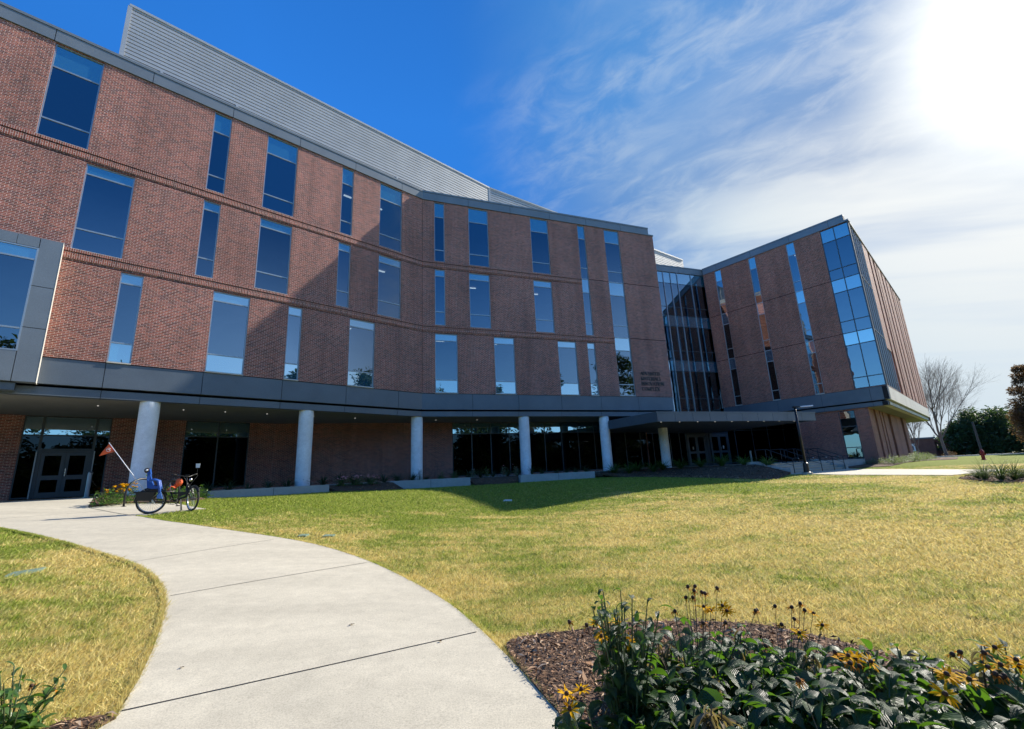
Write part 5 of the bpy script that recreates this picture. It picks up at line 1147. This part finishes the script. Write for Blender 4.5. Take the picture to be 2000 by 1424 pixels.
def shrub(name, x, y, z, h, r_, n, L, mt, label, cat, group=None, blooms=None, strap=False, sway=.0):
    o = empty(name, (x, y, z), label, cat, group)
    if strap:
        az = rng.uniform(0, 6.283, n); rr = r_*.18*rng.uniform(0, 1, n); base = np.stack([np.cos(az)*rr, np.sin(az)*rr, np.zeros(n)], 1); LL = h*1.35*rng.uniform(.6, 1.1, n)
        leaf_mesh('foliage', [leaf_batch(base, az, rng.uniform(.7, 1.45, n), LL, np.full(n, L), rng.uniform(.5, 2.2, n), .5, 6)], mt, o)
    else:
        st = MB()
        for k in range(6):
            a = rng.uniform(0, 6.28); st.tube([(0, 0, 0), (math.cos(a)*r_*.35, math.sin(a)*r_*.35, h*.5), (math.cos(a)*r_*.6, math.sin(a)*r_*.6, h*.85)], [.012, .008, .004], 'dry_stem', 5, False)
        st.build('stems', o, local=True)
        u = rng.uniform(0, 1, n)**.45; ph = np.arccos(rng.uniform(-.2, 1, n)); az = rng.uniform(0, 6.283, n); lump = 1+.22*np.sin(az*3+ph*4)+rng.normal(0, .06, n)
        base = np.stack([np.cos(az)*np.sin(ph)*r_*u*lump, np.sin(az)*np.sin(ph)*r_*u*lump, h*.12+np.maximum(np.cos(ph), 0)*h*.8*u*lump], 1); LL = L*rng.uniform(.7, 1.3, n)
        leaf_mesh('foliage', [leaf_batch(base, az+rng.normal(0, .8, n), rng.uniform(-.1, 1.2, n), LL, LL*.42, rng.uniform(.3, 1.4, n), .3, 4, rng.normal(0, .5, n))], mt, o)
    if blooms:
        pm, nb, rb = blooms
        for k in range(nb):
            a = rng.uniform(0, 6.28); rr = r_*rng.uniform(.1, .9); c = (math.cos(a)*rr, math.sin(a)*rr, h*rng.uniform(.65, 1.05)); m = MB()
            for j in range(5): m.ball((c[0]+rb*.5*math.cos(j*1.26), c[1]+rb*.5*math.sin(j*1.26), c[2]+rng.uniform(-.2, .3)*rb), rb*.55, pm, 6, (1, 1, .7))
            m.build('bloom', o, local=True, smooth=True)
    return o
def gnd(px, py): p = g(px, py); return p[0], p[1], float(hgt(p[0], p[1])[0])+.03
x, y, z = gnd(207, 990); shrub('flowering_shrub', x, y, z, .50, .42, 420, .09, 'green_leaf', 'leafy shrub with few yellow flowers at the left tip of the bed by the door', 'shrub', None, ('petal', 4, .05))
x, y, z = gnd(243, 986); shrub('flowering_shrub', x, y, z, .62, .45, 420, .09, 'green_leaf', 'shrub covered in bright yellow flowers beside the hoop rack', 'shrub', None, ('petal', 34, .05))
x, y, z = gnd(335, 982); shrub('leafy_shrub', x, y, z, .55, .5, 420, .10, 'green_leaf', 'green shrub behind the pedals of the bicycle', 'shrub')
x, y, z = gnd(378, 978); shrub('leafy_shrub', x, y, z, .50, .5, 420, .10, 'green_leaf', 'green shrub between the front wheel of the bicycle and the seat wall', 'shrub')
for i, (u, lb) in enumerate(((-5.0, 'pink rose bush next to the end of the sunlit seat wall'), (-4.2, 'pink rose bush in the middle of the gap between two seat walls'), (-3.4, 'pink rose bush at the right end of the gap between two seat walls'))):
    p = on1(u, .55); shrub('rose_bush', p[0], p[1], float(z_front(p[0], p[1]).item()), .52, .40, 330, .07, 'green_leaf', lb, 'rose bush', 'pink roses between the seat walls', ('pink_petal', 9, .055))
# strap leaved plants in the deep shade behind the low walls
first = shrub('strap_leaved_plant', *on1(-10.6, -.35), 1.23, .55, .4, 46, .03, 'tree_leaf', 'dark green strap leaved plant in the shaded strip behind the low concrete walls', 'plant', 'dark plants in the shaded terrace strip', strap=True)
for i in range(26):
    u = -9.9+i*.85
    if u < 0: p = on1(u, -.35+rng.uniform(-.35, .3))
    elif u > 11.5: break
    else: p = on2(u, -.35+rng.uniform(-.35, .3))
    c = copy_tree(first); c.location = (p[0], p[1], 1.23); c.rotation_euler.z = rng.uniform(0, 6.28); s_ = rng.uniform(.7, 1.25); c.scale = (s_, s_, s_)
for u, col_, lb in ((-.2, 'green_leaf', 'light green flowering plant just right of the third column'), (1.1, 'green_leaf', 'light green upright plant behind the middle of the second seat wall'), (1.9, 'green_leaf', 'pale green plant near the right end of the second seat wall'), (3.0, 'grey_leaf', 'pale upright flowering plant at the left of the gap before the shaded seat wall'), (3.9, 'green_leaf', 'yellowish low plant in the middle of the gap before the shaded seat wall'), (5.0, 'grey_leaf', 'upright plant with a pale bloom left of the fourth column'), (5.8, 'grey_leaf', 'tall thin plant with a lilac bloom beside the fourth column')):
    p = on2(u, .25); shrub('border_plant', p[0], p[1], float(z_front(p[0], p[1]).item()), rng.uniform(.45, .75), .20, 120, .08, col_, lb, 'plant', 'small flowering plants before the glazed wall', ('pink_petal', 2, .03) if col_ == 'grey_leaf' else None)
# cycad like plants on the mulch slope left of the steps
fern = shrub('fern_like_plant', *on2(12.4, 1.1), 1.05, .72, .6, 80, .045, 'green_leaf', 'dark arching fern like plant on the mulch slope between the last columns and the steps', 'plant', 'dark arching plants on the mulch slope', strap=True)
for u_, o_ in ((13.3, 1.5), (14.3, 1.0), (15.3, 1.4), (16.3, 1.1), (16.9, 2.2), (17.6, 3.3), (18.2, 4.5), (18.9, 5.6), (19.3, 6.9)):
    p = on2(u_, o_); c = copy_tree(fern); c.location = (p[0], p[1], float(z_steps(p[0], p[1]).item())); c.rotation_euler.z = rng.uniform(0, 6.28); s_ = rng.uniform(.7, 1.1); c.scale = (s_, s_, s_)
# grey ground cover along the right wing
gc = shrub('groundcover_shrub', *on5(1.0, -.7), float(hgt(*on5(1.0, -.7))[0]), .55, .75, 420, .10, 'grey_leaf', 'low grey green shrub in the planting strip at the foot of the right wing', 'shrub', 'low shrubs along the right wing')
for i in range(16):
    p = on5(-.5+i*1.45+rng.uniform(-.3, .3), -.5+rng.uniform(-.5, .9)) if i < 13 else on4(-1.5-(i-13)*1.2, .6+rng.uniform(-.3, .5))
    c = copy_tree(gc); c.location = (p[0], p[1], float(hgt(p[0], p[1])[0])); c.rotation_euler.z = rng.uniform(0, 6.28); s_ = rng.uniform(.7, 1.2); c.scale = (s_, s_, s_*rng.uniform(.8, 1.1))
# ornamental grasses in the right bed
for px, py, h_, lb in ((1924, 938, .78, 'tall feathery grass clump at the left of the small bed by the right edge'), (1911, 936, .42, 'short grass clump at the left tip of the small bed by the right edge'), (1958, 941, .85, 'tallest grass clump in the middle of the small bed by the right edge'), (1983, 939, .75, 'grass clump next to the right edge of the photograph'), (1996, 936, .5, 'low leafy clump cut by the right edge of the photograph in the small bed')):
    x, y, z = gnd(px, py); shrub('ornamental_grass', x, y, z, h_*.92, .4, 150, .012, 'tree_leaf', lb, 'ornamental grass', 'grass clumps in the small bed by the right edge', strap=True)

# ---- trees
def branch_tree(name, x, y, z, h, label, mt='bark', spread=.45, depth=6, nb=3, leaf=None, leaf_n=0, leaf_L=.3, crown_from=.25, group=None, seed=1, r0=.16, thin=.62, clump=.5, cat='tree', child=.78, twig=True):
    R = random.Random(seed); o = empty(name, (x, y, z), label, cat, group); tr = MB(); br = MB(); tips = []
    def grow(p, d, L, r, lv):
        n = 3 if lv < 3 else 2; pts = [p]; q = p; dd = d
        for i in range(n):
            dd = (dd + Vector((R.gauss(0, .10), R.gauss(0, .10), R.gauss(.03, .06)))).normalized(); q = q+dd*L/n; pts.append(q)
        (tr if lv == 0 else br).tube(pts, [r*(1-(1-thin)*i/n) for i in range(n+1)], mt, 8 if lv < 2 else (5 if lv < 4 else 3), False)
        if lv >= 2: tips.extend((a, lv) for a in pts[1:])
        if lv >= depth: return
        k = nb if lv else nb+2
        for i in range(k):
            t = R.uniform(.45, 1.0) if lv else R.uniform(crown_from+.25, 1.0)
            b = pts[min(n, int(t*n+.5))]; a = R.uniform(0, 6.283); sp = spread*R.uniform(.6, 1.4)
            e1 = dd.orthogonal().normalized(); e1.rotate(Matrix.Rotation(a, 3, dd)); nd = (dd*math.cos(sp)+e1*math.sin(sp)+Vector((0, 0, .05))).normalized()
            grow(b, nd, L*child*R.uniform(.75, 1.1), max(r*thin*.72, .0036), lv+1)
        grow(pts[-1], dd, L*child, r*thin, lv+1)
    sc = h*(1-child)/(1-child**(depth+1))*1.12
    grow(Vector((0, 0, -.1)), Vector((0, 0, 1)), sc, r0, 0)
    tr.build('trunk', o, local=True, smooth=True); br.build('branches', o, local=True, smooth=True)
    if leaf:
        T = np.array([tuple(t[0]) for t in tips]); n = leaf_n; i = rng.integers(0, len(T), n); b = T[i]+rng.normal(0, clump, (n, 3)); LL = leaf_L*rng.uniform(.6, 1.3, n)
        leaf_mesh('crown', [leaf_batch(b, rng.uniform(0, 6.283, n), rng.uniform(-1, 1, n), LL, LL*.5, rng.uniform(0, .8, n), .3, 3, rng.normal(0, .9, n), tone=np.clip((rng.uniform(0, 1, len(T))[i])*.7+rng.uniform(0, .3, n), 0, 1))], leaf, o)
    return o
def conifer(name, x, y, z, h, r_, label, leaf='tree_leaf', n=9000, L=.35, group=None, seed=3, top=.35, lobes=9, cat='tree'):
    """dense crown made of leaf sprays gathered on lumps round a trunk"""
    R = np.random.default_rng(seed); o = empty(name, (x, y, z), label, cat, group); m = MB(); m.tube([(0, 0, -.2), (0, 0, h*.5), (.1, 0, h*.9)], [h*.03, h*.02, h*.005], 'bark', 8); m.build('trunk', o, local=True, smooth=True)
    k = lobes*7; zc = R.uniform(.08, .95, k)*h; rad = r_*np.sqrt(np.clip(1-((zc/h-.35)/.75)**2, .16, 1))*.8; a = R.uniform(0, 6.283, k); cx = np.cos(a)*rad*R.uniform(.4, 1.1, k); cy = np.sin(a)*rad*R.uniform(.4, 1.1, k); cr = r_*R.uniform(.30, .62, k)*np.clip(1.3-zc/h, .5, 1)
    i = R.integers(0, k, n); d = nrm(R.normal(0, 1, (n, 3))); b = np.stack([cx[i], cy[i], zc[i]], 1)+d*(cr[i]*R.uniform(.02, 1.15, n)**.55)[:, None]*np.array([1, 1, .9]); b[:, 2] = np.clip(b[:, 2], .05, None); LL = L*R.uniform(.6, 1.4, n)
    leaf_mesh('crown', [leaf_batch(b, np.arctan2(d[:, 1], d[:, 0])+R.normal(0, .5, n), R.uniform(-.4, .9, n), LL, LL*.45, R.uniform(0, .8, n), .3, 3, R.normal(0, .8, n), tone=np.clip(R.uniform(0, 1, k)[i]*.8+R.uniform(0, .3, n), 0, 1))], leaf, o)
    return o
def at_f(px, d, z=None):
    p = atfwd(px, 880, d); return p[0], p[1], float(hgt(p[0], p[1])[0])
x, y, z = at_f(1848, 62); branch_tree('bare_tree', x, y, z-.1, 13.2, 'large leafless tree with a wide fan of fine branches beyond the right wing', 'pale_bark', .52, 6, 3, seed=11, r0=.20, thin=.64, child=.80)
x, y, z = at_f(1796, 66); branch_tree('bare_tree', x, y, z-.1, 7.5, 'smaller leafless tree just right of the building corner', 'pale_bark', .5, 5, 3, seed=5, r0=.13, child=.78)
for px, d, h_, r_, lf, lb, sd in ((1902, 74, 5.6, 3.6, 'tree_leaf', 'lower dark evergreen right of the bare tree', 1), (1932, 74, 7.6, 4.4, 'tree_leaf', 'round topped dark evergreen in the middle of the far row', 2), (1962, 76, 7.2, 4.6, 'tree_leaf', 'dark evergreen left of the brown leaved tree', 3), (1878, 80, 4.6, 3.0, 'tree_leaf', 'small dark evergreen behind the low brick building', 4), (1992, 76, 7.0, 5.0, 'tree_leaf', 'dark evergreen at the right edge of the photograph', 5)):
    x, y, z = at_f(px, d); conifer('evergreen_tree', x, y, z-.2, h_, r_, lb, lf, 11000, .42, 'dark evergreens beyond the road', sd)
x, y, z = at_f(2058, 56); conifer('brown_leaved_tree', x, y, z-.2, 11.6, 2.7, 'tall reddish brown leaved tree cut by the right edge of the photograph', 'brown_leaf', 42000, .24, None, 8, .55, 13)
for px, d, h_, lf, lb in ((1787, 66, .9, 'green_leaf', 'bright yellow green shrub at the foot of the far corner of the building'), (1852, 62, .8, 'brown_leaf', 'reddish shrub at the foot of the large bare tree')):
    x, y, z = at_f(px, d); shrub('small_shrub', x, y, z, h_, .7, 300, .16, lf, lb, 'shrub')
# low brick building, leaning pole, road
x, y, z = at_f(1826, 76); fb = empty('low_brick_building', (x, y, z), 'low flat roofed brick building beyond the lawn behind the bare tree', 'building'); azb = -33.0; pb = np.array([x, y])
m = MB(); fbox(m, pb, azb, -9.2, .2, z-.5, z+3.0, -9, 0, 'far_brick'); m.build('wall', fb); m = MB(); fbox(m, pb, azb, .22, 2.6, z-.5, z+2.9, -6, -.8, 'far_brick'); m.build('wall', fb)
m = MB(); fbox(m, pb, azb, -9.4, .4, z+3.0, z+3.25, -9.2, .15, 'fascia'); m.build('roof_edge', fb); m = MB(); fbox(m, pb, azb, -3.4, -2.4, z+1.0, z+2.3, .01, .06, 'sign_white'); fbox(m, pb, azb, -3.2, -2.6, z+1.2, z+1.95, .06, .065, 'fascia'); m.build('sign_board', fb)
x, y, z = at_f(1917, 66); ut = empty('utility_pole', (x, y, z), 'dark wooden pole standing in front of the evergreens', 'pole'); m = MB(); m.tube([(0, 0, -.2), (-.1, .05, 4.7)], [.16, .12], 'bark', 8); m.build('pole', ut, local=True); m = MB(); m.tube([(-.1, .05, 4.7), (-.1, .05, 4.85)], [.13, .08], 'black_metal', 8); m.build('pole_cap', ut, local=True)
rd = [tuple(at_f(1700, 58)[:2]), tuple(at_f(2150, 58)[:2]), tuple(at_f(2150, 70)[:2]), tuple(at_f(1700, 70)[:2])]
tag(patch('road', rd, 3.0, .03, 'asphalt'), kind='structure')
kb = [tuple(at_f(1700, 56.9)[:2]), tuple(at_f(2150, 56.9)[:2]), tuple(at_f(2150, 58)[:2]), tuple(at_f(1700, 58)[:2])]
tag(patch('kerb', kb, 2.0, .12, 'concrete'), kind='structure')
# trees behind the viewpoint, seen in the window reflections
for i, (x, y, h_, r_, lb) in enumerate(((-2, -17, 13, 5.0, 'broad evergreen behind the viewpoint reflected in the upper middle windows'), (9, -19, 18, 5.5, 'tall evergreen behind the viewpoint reflected beside the wall lettering'), (20, -15, 17, 5.5, 'tall evergreen behind the viewpoint at the far right of the row'), (-13, -20, 9.5, 4.5, 'lower evergreen behind the viewpoint left of the row'), (-26, -14, 9, 4.5, 'round evergreen behind the viewpoint at the left end'), (-38, -6, 10, 5, 'evergreen far to the left of the viewpoint'), (30, -8, 13, 5, 'evergreen to the right behind the viewpoint'), (43, 7, 20.5, 4.6, 'tall evergreen standing to the right beyond the frame nearest the far path'), (33, 0, 18.5, 3.6, 'slim evergreen standing to the right beyond the frame'), (24, -4, 15, 3.6, 'low evergreen to the right behind the viewpoint, nearest the lawn'))):
    conifer('evergreen_tree', x, y, float(hgt(x, y)[0])-.2, h_, r_, lb, 'tree_leaf', 7000, .55, 'evergreens reflected in the windows', 20+i, .45)
for i, (x, y, w_, d_, h_, rz_) in enumerate(((-50, -30, 60, 12, 10, .5), (5, -34, 64, 12, 10, 0), (56, -10, 64, 12, 10.5, 1.2))):  # unseen belts, added to darken the horizon reflected in the storefront glass
    m = MB(); hb_ = empty('added_tree_belt', (x, y, -.2), ('unseen tree belt added behind the viewpoint to darken glass reflections, left part', 'unseen tree belt added behind the viewpoint to darken glass reflections, middle part', 'unseen tree belt added behind the viewpoint to darken glass reflections, right part')[i], 'tree belt')
    n = 16000; b = np.stack([rng.uniform(-w_/2, w_/2, n), rng.uniform(-d_/2, d_/2, n), rng.uniform(0, 1, n)**.8*h_], 1); b[:, 2] *= .75+.25*np.sin(b[:, 0]*.5)*np.cos(b[:, 0]*.17+1)
    LL = rng.uniform(.7, 1.5, n); leaf_mesh('foliage', [leaf_batch(b, rng.uniform(0, 6.283, n), rng.uniform(-.6, 1, n), LL, LL*.55, rng.uniform(0, .8, n), .3, 3, rng.normal(0, .8, n))], 'tree_leaf', hb_)
    hb_.rotation_euler.z = rz_
    for k in range(int(w_/5)): m.tube([(-w_/2+k*5+2, 0, 0), (-w_/2+k*5+2, 0, h_*.7)], [.2, .1], 'bark', 6)
    m.build('trunks', hb_, local=True)
def litter():
    n = 260; r = 2.2*(16/2.2)**rng.uniform(0, 1, n); th = rng.uniform(R_(40), R_(140), n); x = r*np.cos(th); y = r*np.sin(th); k = ~inpoly(x, y, path_poly)
    for b in beds: k &= ~inpoly(x, y, b)
    x, y = x[k], y[k]; n = len(x); L = rng.uniform(.012, .032, n); b_ = np.stack([x, y, hgt(x, y)+.028], 1)
    v, f, t, u = leaf_batch(b_, rng.uniform(0, 6.28, n), rng.uniform(-.2, .6, n), L, L*.6, rng.uniform(.2, 1.2, n), .5, 4); o = npmesh('leaf_litter', v, f, ['dry_leaf'], tone=t, uv=u); tag(o, 'small dead leaves scattered thinly over the lawn', 'leaf litter', kind='stuff')
litter()
# leaf litter and small marks on the path
for i, (px, py, lb) in enumerate(((687, 1221, 'small curled brown leaf lying on the path'), (860, 1254, 'tiny brown leaf on the path joint'), (355, 1305, 'tiny dead leaf on the lower part of the path'))):
    p = g(px, py, .024); n = 3; o = npmesh('fallen_leaf', *(lambda q: (q[0], q[1]))(leaf_batch(np.tile([[0, 0, .004]], (n, 1)), np.array([.3, 2.2, 4.0]), np.array([.3, .2, .4]), np.full(n, .03 if i == 0 else .018), np.full(n, .016), np.full(n, .6), .5, 4)), ['brown_leaf'], tone=np.zeros(n*12)); o.location = tuple(p); tag(o, lb, 'leaf')

for o_ in bpy.data.objects:
    if o_.get('label') and len(o_['label'].split()) > 16: print('LONG', o_['label'])
